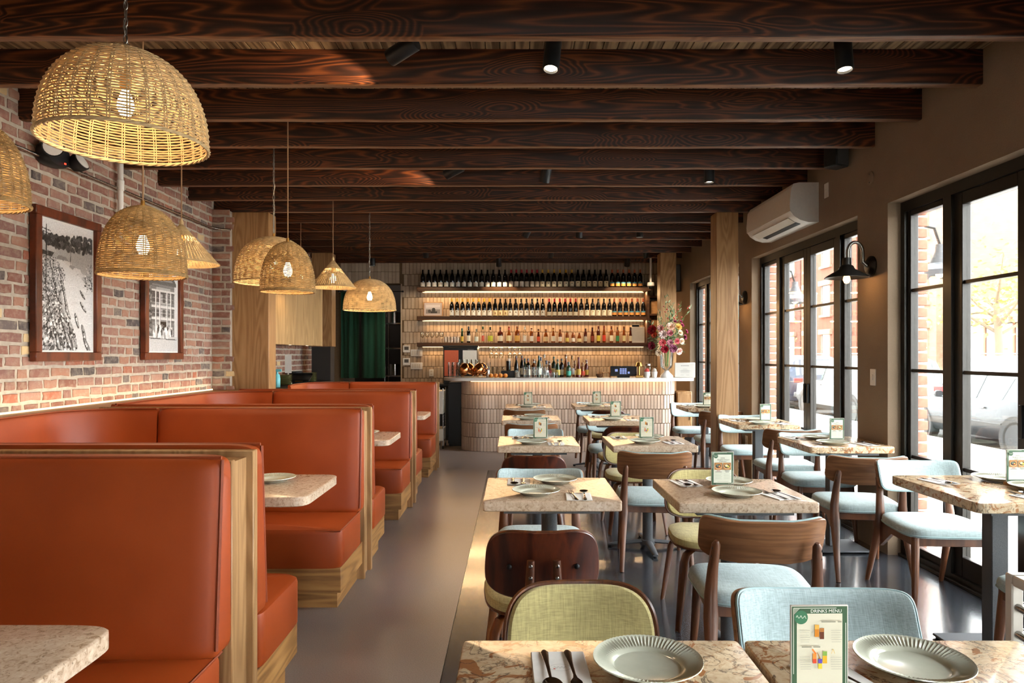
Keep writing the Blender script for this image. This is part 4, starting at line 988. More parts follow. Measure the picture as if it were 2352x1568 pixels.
for yy in (-.40,): MB().box(-.002, .0, yy, yy+.1, -.1, .1).obj('mount_plate', M['white'], ac)
MB().box(-.2475, -.2455, .25, .27, -.062, -.052).obj('status_light', M['brass'], ac)
def wallplate(name, label, cat, y, z, hw, hh, m, extra=None):
    t = thing(name, label, cat, (XW, y, z))
    MB().box(-.006, 0, -hw, hw, -hh, hh, b=.002).obj('cover', m, t)
    if extra == 'toggle': MB().box(-.012, -.006, -.008, .008, -.02, .02, b=.002).obj('toggle', m, t)
    if extra == 'sensor': MB().box(-.016, -.006, -.01, .01, -.015, .01, b=.003).obj('dial', m, t)
    if extra == 'outlet':
        for s_ in (-1, 1): MB().box(-.008, -.006, -.014, .014, s_*.022-.012, s_*.022+.012, b=.001).obj('socket', M['offwhite'], t)
wallplate('switch_plate', 'white light switch on the pier under the barn lamp', 'switch', 4.96, 1.235, .037, .06, M['white'], 'toggle')
wallplate('sensor_plate', 'white sensor plate beside the air conditioner', 'sensor', 5.70, 2.77, .036, .06, M['white'], 'sensor')
wallplate('outlet_plate', 'white power outlet low on the pier behind the oak post', 'outlet', 7.66, .43, .037, .06, M['white'], 'outlet')
t = thing('junction_cover', 'small grey round junction cover on the stucco above the windows', 'cover', (XW, 5.0, 2.69))
MB().lathe([(.05, 0), (.05, .006), (.045, .008), (.001, .008)], 20, xf=Matrix.Rotation(-pi/2, 4, 'Y')).obj('disc', M['stucco'], t)
for s_ in (-1, 1): MB().lathe([(.005, .008), (.004, .011), (.001, .011)], 8, xf=Matrix.Translation((0, 0, s_*.03)) @ Matrix.Rotation(-pi/2, 4, 'Y')).obj('screw', M['steel'], t)
def speaker(label, x, y, z, sx, sy, sz, rz=0):
    t = thing('speaker', label, 'speaker', (x, y, z), rz, None)
    MB().box(-sx/2, sx/2, -sy/2, sy/2, -sz/2, sz/2, b=.008).obj('cabinet', M['black'], t)
    MB().box(-sx/2+.01, sx/2-.01, -sy/2-.006, -sy/2, -sz/2+.01, sz/2-.01, b=.003).obj('grille', M['grey_metal'], t)
    MB().box(-.02, .02, sy/2, sy/2+.04, -.03, .03).obj('bracket', M['black'], t)
speaker('small black speaker at the ceiling edge over the air conditioner', 2.50, 5.30, 2.93, .14, .12, .16, R(25))
speaker('black speaker on the wall behind the far oak post', 2.52, 10.75, 2.60, .17, .14, .42, 0)
# ================================================================ LEFT WALL FITTINGS
cd = thing('conduit', 'thin steel conduit running along the upper brick wall', 'pipe', (XL+.035, 0, 2.715))
MB().tube([(0, 1.5, 0), (0, 6.98, 0), (.03, 7.08, -.005), (.10, 7.12, -.01), (.18, 7.13, -.012)], .011, 10).obj('tube', M['steel'], cd)
for yy in (2.2, 3.6, 5.0, 6.4): MB().box(-.026, .008, yy-.015, yy+.015, -.016, .016, b=.003).obj('strap', M['steel'], cd)
vp = thing('vent_pipe', 'white drop pipe with a coupling on the brick wall between photographs', 'pipe', (XL+.05, 5.42, 0))
MB().tube([(0, 0, 2.06), (0, 0, BEAM_Z+.18)], .021, 14).obj('tube', M['white'], vp)
MB().lathe([(.021, 2.70), (.027, 2.705), (.027, 2.78), (.021, 2.785)], 14).obj('coupling', M['white'], vp)
MB().box(-.05, .01, -.03, .03, 2.3, 2.33, b=.003).obj('clip', M['white'], vp)
el = thing('emergency_light', 'black two headed emergency light clipped to the conduit on brick', 'emergency light', (XL+.075, 4.62, 2.745))
MB().pad(lambda u, v, h: (h-.06, u*.12, v*.075), [(0, 0), (.95, 0), (1, .012), (1, .06), (.9, .085), (0, .09)], n=32, p=3).obj('body', M['black'], el)
for s_ in (-1, 1):
    a = Matrix.Translation((.06, s_*.115, .02)) @ Matrix.Rotation(R(30), 4, 'Z') @ Matrix.Rotation(R(95), 4, 'X') if s_ < 0 else Matrix.Translation((.05, .15, -.01)) @ Matrix.Rotation(R(60), 4, 'Y')
    hd = MB().lathe([(.001, -.05), (.04, -.045), (.06, -.01), (.066, .03), (.064, .035), (.001, .03)], 22, xf=a).obj('lamp_head', M['black'], el)
    ln = MB().lathe([(.056, .031), (.056, .038), (.001, .040)], 22, xf=a).obj('lens', M['white'], hd)
MB().box(.035, .04, .03, .045, -.05, -.04).obj('indicator', glow('red indicator', (1, .05, .02, 1), 3), el)
# framed photographs
def canal_print(W, H):
    random.seed(5); p = Raster(W, H, 150); U = random.uniform; p.rect(-1, 1, -1, 1, .62); p.rect(-1, 1, .78, 1, .82)
    for i in range(260): x = U(-1, 1); y = .74-.10*(1-x)*.3+U(-.13, .13)*(1 if x > 0 else .7); p.disc(x, y, U(.03, .08), U(.03, .07), U(.10, .34), U(0, 3))
    for i in range(11):
        x = -.95+.19*i; y = .62-.055*i+U(-.03, .04); w_ = U(.16, .26)
        p.poly([(x-w_, y-.08), (x+w_, y-.10), (x+w_, y-.02), (x-w_, y)], U(.16, .34)); p.poly([(x-w_*1.1, y-.01), (x+w_*1.1, y-.04), (x+w_*.5, y+.055), (x-w_*.6, y+.07)], U(.48, .78))
        for k in range(5): p.line(x-w_+.08*k, y-.08, x-w_+.08*k, y-.02, .015, U(.1, .6))
    p.poly([(-.5, .42), (-.2, .42), (.5, .2), (1, -.02), (1, -1), (.25, -1), (-.05, -.45), (-.3, .05)], .78)
    for i in range(40): y = U(-.95, .3); x = U(-.1, .9); p.line(x, y, x+U(.1, .35), y-.01, .012, U(.68, .88))
    for i in range(1500):
        t = random.random(); y = .45-1.45*t; edge = -.42+.62*t+.2*sin(t*9); x = U(-1, edge) if random.random() < .86 else U(.75-.5*t, 1) if t < .32 else U(-1, edge)
        q = .018+.034*t; p.disc(x, y, q*U(.5, 1.5), q*U(.4, 1.0), random.choice([U(.08, .3), U(.3, .6), U(.6, .9)]), U(-1.2, 1.2))
    for i in range(44):
        t = (i+U(0, 1))/44; y = .34-1.3*t; x = -.62+.62*t+.34*sin(i*2.1)
        if i % 7 == 0 and t > .25: x = U(.35, .8)
        q = .10+.17*t; a = U(-1.3, -.75); p.disc(x, y, q, q*.27, U(.10, .24), a); p.disc(x+.012, y+.008, q*.82, q*.15, U(.42, .70), a)
        for k in range(5): e = U(-.6, .6); p.disc(x+cos(a)*q*e, y+sin(a)*q*e*W/H, q*.13, q*.11, random.choice([.12, .85, .55]), 0)
    for x in (-.8,): p.line(x, -.12, x+.02, .93, .035, .16); p.line(x-.14, .86, x+.18, .835, .022, .16); p.line(x-.11, .81, x+.15, .79, .022, .16)
    p.line(.1, .38, .12, .6, .02, .2)
    return p.mesh('photograph')
def house_print(W, H):
    random.seed(9); U = random.uniform; p = Raster(W, H, 110); p.rect(-1, 1, -1, 1, .80); p.rect(-1, 1, -1, -.70, .74)
    p.rect(-.98, -.5, -.7, .38, .36)
    for i in range(120): p.disc(U(-1, -.55), U(-.65, .4), U(.03, .09), U(.03, .08), U(.15, .6))
    p.poly([(-.9, .36), (.05, .92), (.92, .40), (.92, .34), (-.9, .30)], .34); p.poly([(-.62, .40), (.05, .80), (.68, .42)], .52)
    for i in range(9): p.line(-.6+.075*i, .40+.045*i if i < 9 else .7, .66-.06*i, .42+.043*i, .012, .3)
    p.rect(-.7, .78, -.70, .34, .46); p.rect(-.42, .52, -.70, .30, .64)
    for i in range(14): p.line(-.7, .30-.07*i, .78, .295-.07*i, .02, .34)
    for y in (.20, -.12, -.36): p.rect(-.72, .80, y, y+.035, .80); p.rect(-.72, .80, y-.03, y-.012, .22)
    for x in (-.58, -.32, .08, .38, .62):
        for y0, y1 in ((-.02, .16), (-.30, -.16)): p.rect(x-.08, x+.08, y0, y1, .16); p.rect(x-.015, x+.015, y0, y1, .6); p.rect(x-.08, x+.08, (y0+y1)/2-.006, (y0+y1)/2+.006, .6)
    for x in (-.46, -.2, .28, .54): p.rect(x-.03, x+.03, -.7, .2, .86); p.rect(x+.03, x+.05, -.7, .2, .3)
    p.rect(-.16, .24, -.68, -.40, .10)
    for i in range(60): x = U(-.6, .66); y = -.60+U(-.1, .08); p.disc(x, y+.05, .032, .036, .72); p.disc(x, y, .05, .11, random.choice([.9, .55, .18, .8]))
    p.line(-.9, -.74, .95, -.76, .03, .3)
    return p.mesh('photograph')
def picture(label, y0, y1, z0, z1, fn):
    W, H = (y1-y0)/2, (z1-z0)/2
    t = thing('framed_photograph', label, 'picture', (XL+.014, (y0+y1)/2, (z0+z1)/2), R(90), 'framed photographs on the brick wall')
    f = MB(); b = .062
    f.box(-W, W, -.045, 0, -H, -H+b, b=.004).box(-W, W, -.045, 0, H-b, H, b=.004).box(-W, -W+b, -.045, 0, -H+b, H-b, b=.004).box(W-b, W, -.045, 0, -H+b, H-b, b=.004)
    f.obj('frame', M['frame'], t)
    MB().box(-W+b, W-b, -.018, -.012, -H+b, H-b).obj('mat_board', M['paper'], t, smooth=0)
    put('photograph', fn(W-b-.012, H-b-.012), t, (0, -.0185, 0), (R(90), 0, 0))
picture('large black and white canal market photograph in a mahogany frame', 4.45, 5.16, 1.355, 2.385, canal_print)
picture('tall black and white house photograph in a mahogany frame', 5.77, 6.44, 1.355, 2.385, house_print)
# ================================================================ BAR
bar = thing('bar_counter', 'tiled bar with rounded ends under a long pale stone slab', 'bar', (0, 0, 0))
BX0, BX1, BY, CT = -.773, 2.35, 9.85, 1.068
def outline(off=0.0):
    """plan path of the bar front with rounded ends, list of (x, y, tangent angle)"""
    r = .34; P = []
    y = BY
    while False: pass
    L = []
    for k in range(7): L.append((BX0, BY+r+.55-.55*k/6))
    for k in range(1, 13): a = pi+pi/2*k/12; L.append((BX0+r+r*cos(a), BY+r+r*sin(a)))
    n = 40
    for k in range(1, n+1): L.append((BX0+r+(BX1-BX0-r-.24)*k/n, BY))
    r2 = .24
    for k in range(1, 13): a = -pi/2+pi/2*k/12; L.append((BX1-r2+r2*cos(a), BY+r2+r2*sin(a)))
    return L
L = outline()
MB().loft([[(x, y, 0), (x, y, CT-.043), (x*.985+.012, max(y, min(y+.12, 10.10 if x > 2 else 99)), CT-.043), (x*.985+.012, max(y, min(y+.12, 10.10 if x > 2 else 99)), 0)] for x, y in L]).obj('core', M['grout'], bar)
cum = [0]
for a, b in zip(L, L[1:]): cum.append(cum[-1]+math.dist(a, b))
def at(s):
    for i in range(len(L)-1):
        if s <= cum[i+1]:
            t = (s-cum[i])/(cum[i+1]-cum[i]); x = L[i][0]+t*(L[i+1][0]-L[i][0]); y = L[i][1]+t*(L[i+1][1]-L[i][1])
            return x, y, math.atan2(L[i+1][1]-L[i][1], L[i+1][0]-L[i][0])
    return L[-1][0], L[-1][1], pi/2
tm = MB().box(-.0209, .0209, -.014, 0, .0025, .1995, b=.003).mesh('tile', M['tile'], 0)
tj = MB(); tjr = []; nt = 0
tiles = []
for r in range(5):
    s = .02+(.0235 if r % 2 else 0)
    while s < cum[-1]-.02:
        tiles.append((s, r)); s += .0468
tiles.sort(key=lambda q: (not (.9 < q[0] < cum[-1]-.7), abs(q[0]-2.2)))
for s, r in tiles:
    x, y, a = at(s); z = CT-.043-.205*(r+1)
    if nt < 300: put('tile', tm, bar, (x, y-0, z), (0, 0, a)); nt += 1
    else: tj.add([tuple(v.co) for v in tm.vertices], [tuple(q.vertices) for q in tm.polygons], 0, Matrix.Translation((x, y, z)) @ Matrix.Rotation(a, 4, 'Z')); tjr += [random.random()]*len(tm.polygons)
tj.rnd = tjr; o = tj.obj('tile', M['tile'], bar, smooth=0, recalc=False); o['kind'] = 'stuff'
pts = []
for k in range(19): a = pi/2+pi*k/18; pts.append((-.70+.33*cos(a), 10.02+.37*sin(a)))
for k in range(19): a = -pi/2+pi*k/18; pts.append((2.37+.22*cos(a), 9.87+.22*sin(a)))
MB().loft([[(x, y, CT-.043) for x, y in pts], [(x, y, CT-.004) for x, y in pts], [(x*.998, (y-10)*.99+10, CT) for x, y in pts]]).obj('slab', M['counter'], bar, smooth=30)
led = MB().tube([(-.62, 9.73, CT-.049), (2.2, 9.73, CT-.049)], .006, 6).obj('light_strip', M['led'], bar)
light('bar_strip_light', 'AREA', (.8, 9.75, CT-.055), 4, WARM, (R(28), 0, 0), shape='RECTANGLE', size=2.9, size_y=.02)
# shelves
def shelf(z, lab, x1=2.30):
    s = thing('wall_shelf', lab, 'shelf', (0, 0, 0), 0, 'bar shelves')
    MB().box(-1.63, x1, 11.43, YB-.012, z-.033, z+.033, b=.004).obj('board', M['shelfwood'], s)
    MB().box(-1.56, x1-.1, 11.62, 11.645, z-.042, z-.034).obj('light_strip', M['led'], s, smooth=0)
    light('shelf_light', 'AREA', (.33, 11.60, z-.05), 30, WARM, (R(-35), 0, 0), shape='RECTANGLE', size=3.7, size_y=.02)
Z1, Z2, Z3 = 2.496, 2.01, 1.566
shelf(Z1, 'topmost bar shelf with a run of dark wine bottles'); shelf(Z2, 'middle bar shelf starting at the small framed photo'); shelf(Z3, 'lowest bar shelf carrying spirits and wine glasses')
rk = thing('shelf_end', 'dark wooden box shelves at the right end of the bar wall', 'shelf', (0, 0, 0))
MB().box(2.22, 2.26, 11.40, YB-.012, Z3, Z1-.04).obj('upright', M['shelfwood'], rk)
for z in (1.75, 2.05, 2.35): MB().box(2.262, 2.58, 11.36, YB-.012, z, z+.03).obj('board', M['shelfwood'], rk)
for z, h_ in ((1.782, .2), (2.082, .22)): tag(MB().box(2.30, 2.50, 11.45, 11.64, z, z+h_, b=.004).obj('storage_box', M['smallwood']), f'light wooden box on the {"lower" if z < 2 else "upper"} board at the end of the bar wall', 'box')
# bottles
WINE = [(.001, 0), (.035, 0), (.0375, .004), (.0375, .175), (.034, .20), (.022, .228), (.0155, .245), (.0145, .29), (.016, .291), (.016, .297), (.001, .299)]
def bottle_proto(glass, label_c, z0, z1, capc=None, prof=WINE, group='', capz=.245, band=None, deco=None, liquid=None):
    b = thing('bottle', 'x', 'bottle', (0, 0, 0), 0, group)
    MB().lathe(prof, 18).obj('glass_body', glass, b)
    rb = max(r for r, _ in prof)
    def sleeve(a, c, col, nm, d=.0008, span=(0, 2*pi)):
        K = 16; rr = rb+d
        P = [[(rr*cos(t), rr*sin(t), z) for z in (a, c)] for t in [span[0]+(span[1]-span[0])*i/K for i in range(K+1)]]
        V = [v for q in P for v in q]; return MB().add(V, [(2*i, 2*i+2, 2*i+3, 2*i+1) for i in range(K)]).obj(nm, vmat(col, .6), b, recalc=False)
    sleeve(z0, z1, label_c, 'paper_label', .0008, (-pi*.93, -pi*.07))
    if band: sleeve(band[0], band[1], band[2], 'label_band', .0013, (-pi*.93, -pi*.07))
    if deco: sleeve(deco[0], deco[1], deco[2], 'label_mark', .0014, (-pi*.58, -pi*.42))
    if capc:
        top = prof[-1][1]; rr = [r for r, z in prof if z > capz-.02 and r > .004]
        MB().lathe([(.0175, capz), (.0165, capz+.01), (.0172, top-.005), (.017, top+.002), (.001, top+.003)] if prof is WINE else [(min(rr)+.003, capz), (min(rr)+.003, top+.004), (.001, top+.005)], 14).obj('capsule', vmat(capc, .35), b)
    return b
def runs(z, y, spec):
    for proto_args, lab, grp, xs in spec:
        pr = bottle_proto(*proto_args[0], **proto_args[1], group=grp)
        for q, x in enumerate(xs): instance(pr, lab.replace('black wine', ORD[q]+' black wine').replace('dark wine', ORD[q]+' dark wine').replace(' on topmost', ', from left on topmost').replace(' on middle', ', from left on middle'), (x, y+random.uniform(-.006, .006), z+.033), random.uniform(-.12, .12))
def sp(px0, px1, n, s=137.0): return [((px0+(px1-px0)*i/max(n-1, 1))-1181)/s for i in range(n)]
BK, GB = M['black_bottle'], M['green_bottle']
runs(Z1, 11.50, [
    (((BK, '#e9e3d6', .012, .085), {}), 'black wine bottle with square white label, left end of topmost shelf', 'black bottles with square white labels', sp(970, 1160, 15)),
    (((BK, '#d9cdbf', .012, .10, '#a8172c'), {}), 'black wine bottle with red capsule and cream label on topmost shelf', 'red capsule bottles on the topmost shelf', sp(1174, 1234, 6)),
    (((BK, '#e5dcc4', .012, .10, '#d7a73a'), dict(deco=(.06, .075, '#6b6350'))), 'black wine bottle with gold foil neck on topmost shelf', 'gold foil bottles on the topmost shelf', sp(1246, 1314, 6)),
    (((BK, '#e4d6b4', .012, .105), dict(deco=(.07, .085, '#7a6b4a'))), 'black wine bottle with tall cream label and plain neck on topmost shelf', 'plain necked bottles on the topmost shelf', sp(1328, 1393, 6)),
    (((BK, '#e39a4e', .022, .065, '#b0552c'), dict(band=(.065, .088, '#4f8ba0'))), 'black wine bottle with orange and blue label on topmost shelf', 'orange label bottles on the topmost shelf', sp(1407, 1472, 6))])
runs(Z2, 11.50, [
    (((BK, '#e6e1d2', .012, .10, '#d7a73a'), dict(deco=(.07, .085, '#6b6350'))), 'black wine bottle with gold foil neck on middle shelf', 'gold foil bottles on the middle shelf', sp(1037, 1124, 8)),
    (((BK, '#e4cf9c', .012, .10), dict(deco=(.03, .07, '#8c5a34'))), 'black wine bottle with tan picture label on middle shelf', 'picture label bottles on the middle shelf', sp(1137, 1161, 3)),
    (((BK, '#e9e4d8', .012, .10), dict(deco=(.06, .08, '#5a4636'))), 'black wine bottle with white label and small dark mark on middle shelf', 'small mark bottles on the middle shelf', sp(1172, 1247, 7)),
    (((BK, '#e2d8bf', .012, .075, '#a8172c'), {}), 'black wine bottle with red capsule on middle shelf', 'red capsule bottles on the middle shelf', sp(1262, 1323, 6)),
    (((BK, '#ece4cf', .012, .105), dict(deco=(.07, .085, '#a89668'))), 'dark wine bottle with tall cream label on middle shelf', 'tall cream label bottles on the middle shelf', sp(1336, 1401, 6)),
    (((BK, '#e39a4e', .022, .065, '#7e3a24'), dict(band=(.065, .088, '#4f8ba0'))), 'black wine bottle with orange and blue label on middle shelf', 'orange label bottles on the middle shelf', sp(1412, 1479, 6))])
def liquor(r, h, sh, neck=.3, nr=.0125):
    """sh: square shouldered, round, bell, flask"""
    n0 = h*(1-neck)
    if sh == 'sq': p = [(r*.94, 0), (r, .006), (r, n0-.02), (r*.92, n0-.006), (nr*1.3, n0+.02)]
    elif sh == 'round': p = [(r*.8, 0), (r, .03), (r*.98, n0*.55), (r*.75, n0*.85), (nr*1.4, n0+.015)]
    elif sh == 'bell': p = [(r, 0), (r, .02), (r*.95, n0*.4), (r*.66, n0*.8), (nr*1.2, n0+.02)]
    else: p = [(r*.9, 0), (r, .012), (r, n0-.06), (r*.7, n0-.01), (nr*1.1, n0+.03)]
    return [(.001, 0)]+p+[(nr, n0+.035), (nr, h-.03), (nr*1.25, h-.028), (nr*1.25, h), (.001, h+.001)]
AM, AMD, CLR, RED = vmat('#7a3c12', .12), vmat('#4a1c10', .12), M['glass'], vmat('#5a1714', .12)
LQ = [(1061, 'green', 'tall', (.026, .24, 'fl'), GB, '#d9b74a', '#2c6b3a', .34), (1076, 'black', 'tall', (.034, .27, 'sq'), BK, '#e0d8c0', '#0e0e0e', .28), (1094, 'clear', 'rounded', (.036, .23, 'fl'), CLR, '#c9d4c8', '#8a8f85', .3),
      (1109, 'clear', 'slim', (.025, .27, 'sq'), CLR, '#b8533e', '#1f4a30', .25), (1126, 'clear', 'broad', (.046, .26, 'round'), CLR, '#b8bf3c', '#16130f', .3), (1149, 'dark red', 'broad', (.052, .26, 'sq'), AMD, '#d9ccb0', '#4a372a', .3),
      (1169, 'amber', 'broad', (.050, .27, 'bell'), AM, '#e6d8a8', '#c01f2a', .36), (1188, 'amber', 'broad', (.044, .27, 'sq'), AM, '#dcae5c', '#2a2018', .24), (1205, 'clear', 'upright', (.034, .27, 'sq'), CLR, '#f0eee6', '#e8e6de', .3),
      (1221, 'amber', 'upright', (.033, .25, 'sq'), AM, '#ece8de', '#e8e0d0', .27), (1237, 'dark red', 'slim', (.029, .23, 'fl'), AMD, '#d95a3c', '#a87a3c', .32), (1254, 'amber', 'squat round', (.045, .225, 'round'), AM, '#e2c89a', '#3a2414', .32),
      (1271, 'amber', 'tapered', (.038, .25, 'bell'), AM, '#e9e3cf', '#c8a04a', .38), (1287, 'amber', 'square', (.034, .22, 'sq'), AM, '#efe9da', '#3a2a1c', .24), (1303, 'amber', 'small', (.031, .185, 'sq'), AM, '#e0d070', '#3c7a4a', .25),
      (1317, 'amber', 'square', (.034, .175, 'sq'), AM, '#efebe0', '#d8d0bc', .22), (1331, 'amber', 'squat', (.042, .16, 'round'), AM, '#e8d9a8', '#2a1c12', .25), (1345, 'dark', 'square', (.031, .235, 'sq'), AMD, '#b8b4aa', '#1a1614', .25),
      (1361, 'dark', 'tall', (.030, .255, 'fl'), AMD, '#8a3a24', '#1a1210', .3), (1375, 'dark', 'tall', (.033, .275, 'sq'), AMD, '#d8c84a', '#5a1a1a', .26), (1388, 'amber', 'tall', (.030, .285, 'fl'), AM, '#d8402c', '#7a1f1a', .3),
      (1405, 'amber', 'tall', (.033, .275, 'sq'), AM, '#ece4c8', '#16120e', .26), (1419, 'amber', 'tall', (.031, .26, 'sq'), AM, '#3f8a58', '#2f5a3c', .24), (1434, 'amber', 'slim', (.030, .27, 'fl'), AM, '#e4d8a4', '#241a12', .3), (1449, 'dark', 'slim', (.028, .26, 'fl'), AMD, '#ded2b4', '#1a1410', .3)]
for i, (px, cn, shp, (r, h_, sh), g, lc, cc, nk) in enumerate(LQ):
    pf = liquor(r*.92, h_, sh, nk)
    b = bottle_proto(g, lc, h_*.10, h_*.45, cc, prof=pf, group='spirits on the lowest bar shelf', capz=h_-.045)
    b.location = ((px-1181)/136.5, 11.52, Z3+.033); b['label'] = f'{cn} {shp} spirit bottle, {ORD[i]} from left on the lowest bar shelf'
def glass_obj(name, prof, n=16, extra=None):
    g = thing(name, 'x', 'glass', (0, 0, 0)); MB().lathe(prof, n).obj('bowl', M['glass'], g); return g
WG = [(.001, 0), (.030, 0), (.030, .003), (.004, .007), (.0035, .075), (.012, .082), (.032, .105), (.037, .135), (.033, .18), (.032, .18), (.036, .135), (.030, .107), (.001, .086)]
wg = thing('wine_glass', 'x', 'glass'); MB().lathe(WG[:5]+[(.001, .078)], 16).obj('stem', M['glass'], wg); MB().lathe([(.001, .075)]+WG[5:], 16).obj('bowl', M['glass'], wg)
wg['group'] = 'wine glasses on the lowest shelf'
for k in range(5): instance(wg, f'{ORD[k]} stemmed wine glass from the left end of the lowest bar shelf', ((970+11*k-1181)/136.5, 11.50, Z3+.033))
tg = thing('tasting_glass', 'x', 'glass', group='small glasses on the lowest shelf'); MB().lathe([(.001, 0), (.028, 0), (.031, .10), (.029, .10), (.026, .006), (.001, .005)], 14).obj('tumbler', M['glass'], tg)
for k in range(6): instance(tg, f'{ORD[k]} small clear tasting glass from left between wine glasses and spirits on the lowest shelf', ((1024+7*k-1181)/136.5, 11.50+.03*(k % 2), Z3+.033))
# hanging stemware rack
rr = thing('glass_rack', 'wire rack for hanging stemware under the lowest bar shelf', 'rack', (0, 0, 0))
for k in range(2):
    for j in range(3): MB().tube([((1122+k*43+j*17-1181)/137, 11.46, Z3-.055), ((1122+k*43+j*17-1181)/137, 11.64, Z3-.055)], .004, 6).obj('rail', M['alu'], rr)
    MB().tube([((1122+k*43-1181)/137, 11.46, Z3-.055), ((1156+k*43-1181)/137, 11.46, Z3-.055)], .004, 6).obj('crossbar', M['alu'], rr)
    for j in (0, 2): MB().tube([((1122+k*43+j*17-1181)/137, 11.55, Z3-.055), ((1122+k*43+j*17-1181)/137, 11.55, Z3-.034)], .003, 6).obj('hanger', M['alu'], rr)
for k in range(2):
    for j in range(3):
        c = copy_tree(wg); c['label'] = f'{ORD[k*3+j]} wine glass from left hanging upside down under the lowest bar shelf'; c['group'] = 'hanging wine glasses'
        c.location = ((1128+k*43+j*11.5-1181)/137, 11.53, Z3-.05); c.rotation_euler = (pi, 0, 0)
# small framed photo and card on the shelves
pf = thing('photo_frame', 'small framed photo leaning at the left end of the middle bar shelf', 'picture', (-1.375, 11.56, Z2+.033)); pf.rotation_euler = (R(-8), 0, 0)
MB().box(-.165, .165, -.01, .01, 0, .25, b=.004).obj('frame', M['smallwood'], pf)
pr = Print(); pr.rect(-.15, .15, .015, .235, '#c9b8b0'); pr.rect(-.12, .12, .12, .20, '#e0d6d2'); pr.rect(-.12, .12, .05, .125, '#8d837e'); pr.disc(.01, .11, .03, '#2c2826', .04); pr.rect(-.04, .07, .055, .09, '#2c2826'); pr.disc(-.06, .09, .025, '#4a4340', .03); pr.line([(-.12, .14), (.12, .145)], .005, '#5a5350')
put('photograph', pr.mesh('photograph'), pf, (0, -.0105, 0), (R(90), 0, 0))
cdx = thing('menu_card', 'pale framed card leaning at the right end of the lowest bar shelf', 'card', (2.09, 11.58, Z3+.033))
MB().box(-.12, .12, -.006, .006, 0, .27, b=.002).obj('card', M['paper'], cdx); MB().box(-.09, .03, .0, .03, .25, .31, b=.003).obj('clip', M['black'], cdx)
# camera dome
sc_ = thing('security_camera', 'white dome camera hanging on a stem above the right end of the shelves', 'camera', (2.22, 11.1, 2.52))
MB().tube([(0, 0, .05), (0, 0, CEIL-2.52)], .018, 10).obj('stem', M['white'], sc_); MB().lathe([(.02, .06), (.055, .05), (.06, 0), (.05, -.01)], 20).obj('housing', M['white'], sc_); MB().lathe([(.048, -.008), (.043, -.035), (.02, -.055), (.001, -.058)], 18).obj('dome', M['black'], sc_)
# wall plates by the doorway
def plate_back(name, label, cat, px, py, w_, h_, extra):
    s = 134.3; t = thing(name, label, cat, ((px-1181)/s, YB-.013, 1.4-(py-814)/s))
    MB().box(-w_/2, w_/2, -.012, 0, -h_/2, h_/2, b=.003).obj('cover', M['white'], t)
    if extra == 'screen': MB().box(-w_*.3, w_*.3, -.0135, -.012, -h_*.15, h_*.32).obj('display', M['kitchen'], t)
    if extra == 'switch':
        for k in range(4): MB().box(-w_*.36+k*w_*.19, -w_*.36+k*w_*.19+w_*.12, -.016, -.012, -h_*.3, h_*.3, b=.001).obj('rocker', M['offwhite'], t)
    if extra == 'outlet':
        for s_ in (-1, 1): MB().box(-.016, .016, -.014, -.012, s_*.025-.014, s_*.025+.014).obj('socket', M['offwhite'], t)
plate_back('thermostat', 'white thermostat, upper of two beside the kitchen doorway', 'thermostat', 934, 801, .12, .12, 'screen'); plate_back('thermostat', 'white thermostat, lower of two beside the kitchen doorway', 'thermostat', 934, 830, .12, .12, 'screen')
plate_back('light_switch', 'white row of light switches, upper of two near the doorway', 'switch', 957, 810, .20, .115, 'switch'); plate_back('light_switch', 'white row of light switches, lower of two near the doorway', 'switch', 957, 840, .20, .115, 'switch'); plate_back('wall_outlet', 'white outlet on tile left of the bar', 'outlet', 991, 856, .075, .12, 'outlet')
# back counter with a dark appliance
bc = thing('back_counter', 'dark back counter along the tiled bar wall', 'counter', (0, 0, 0))
MB().box(-1.25, 2.2, 11.15, YB-.012, 0, .88).obj('cabinet', M['darkwall'], bc); MB().box(-1.27, 2.2, 11.12, YB-.012, .88, .92, b=.004).obj('worktop', M['black'], bc)
for k in range(5): MB().box(-1.22+k*.69, -.56+k*.69, 11.13, 11.15, .08, .84, b=.004).obj('door', M['black'], bc)
fr = thing('coffee_machine', 'tall black appliance with orange and white papers behind the bar', 'appliance', (-.88, 11.36, .92))
MB().box(-.28, .28, -.2, .24, 0, .60, b=.008).obj('body', M['black'], fr); MB().box(-.29, .29, -.21, .25, .60, .63, b=.005).obj('lid', M['black'], fr); MB().box(.12, .22, -.205, -.2, .54, .57).obj('badge', M['grey_metal'], fr)
tag(MB().box(-1.14, -.91, 11.154, 11.157, 1.05, 1.47, b=.0005).obj('orange_notice', vmat('#c8603f', .7)), 'orange paper notice taped on the black appliance', 'paper')
tag(MB().box(-.84, -.61, 11.154, 11.157, 1.1, 1.47, b=.0005).obj('white_notice', M['paper']), 'white paper notice taped on the black appliance', 'paper')
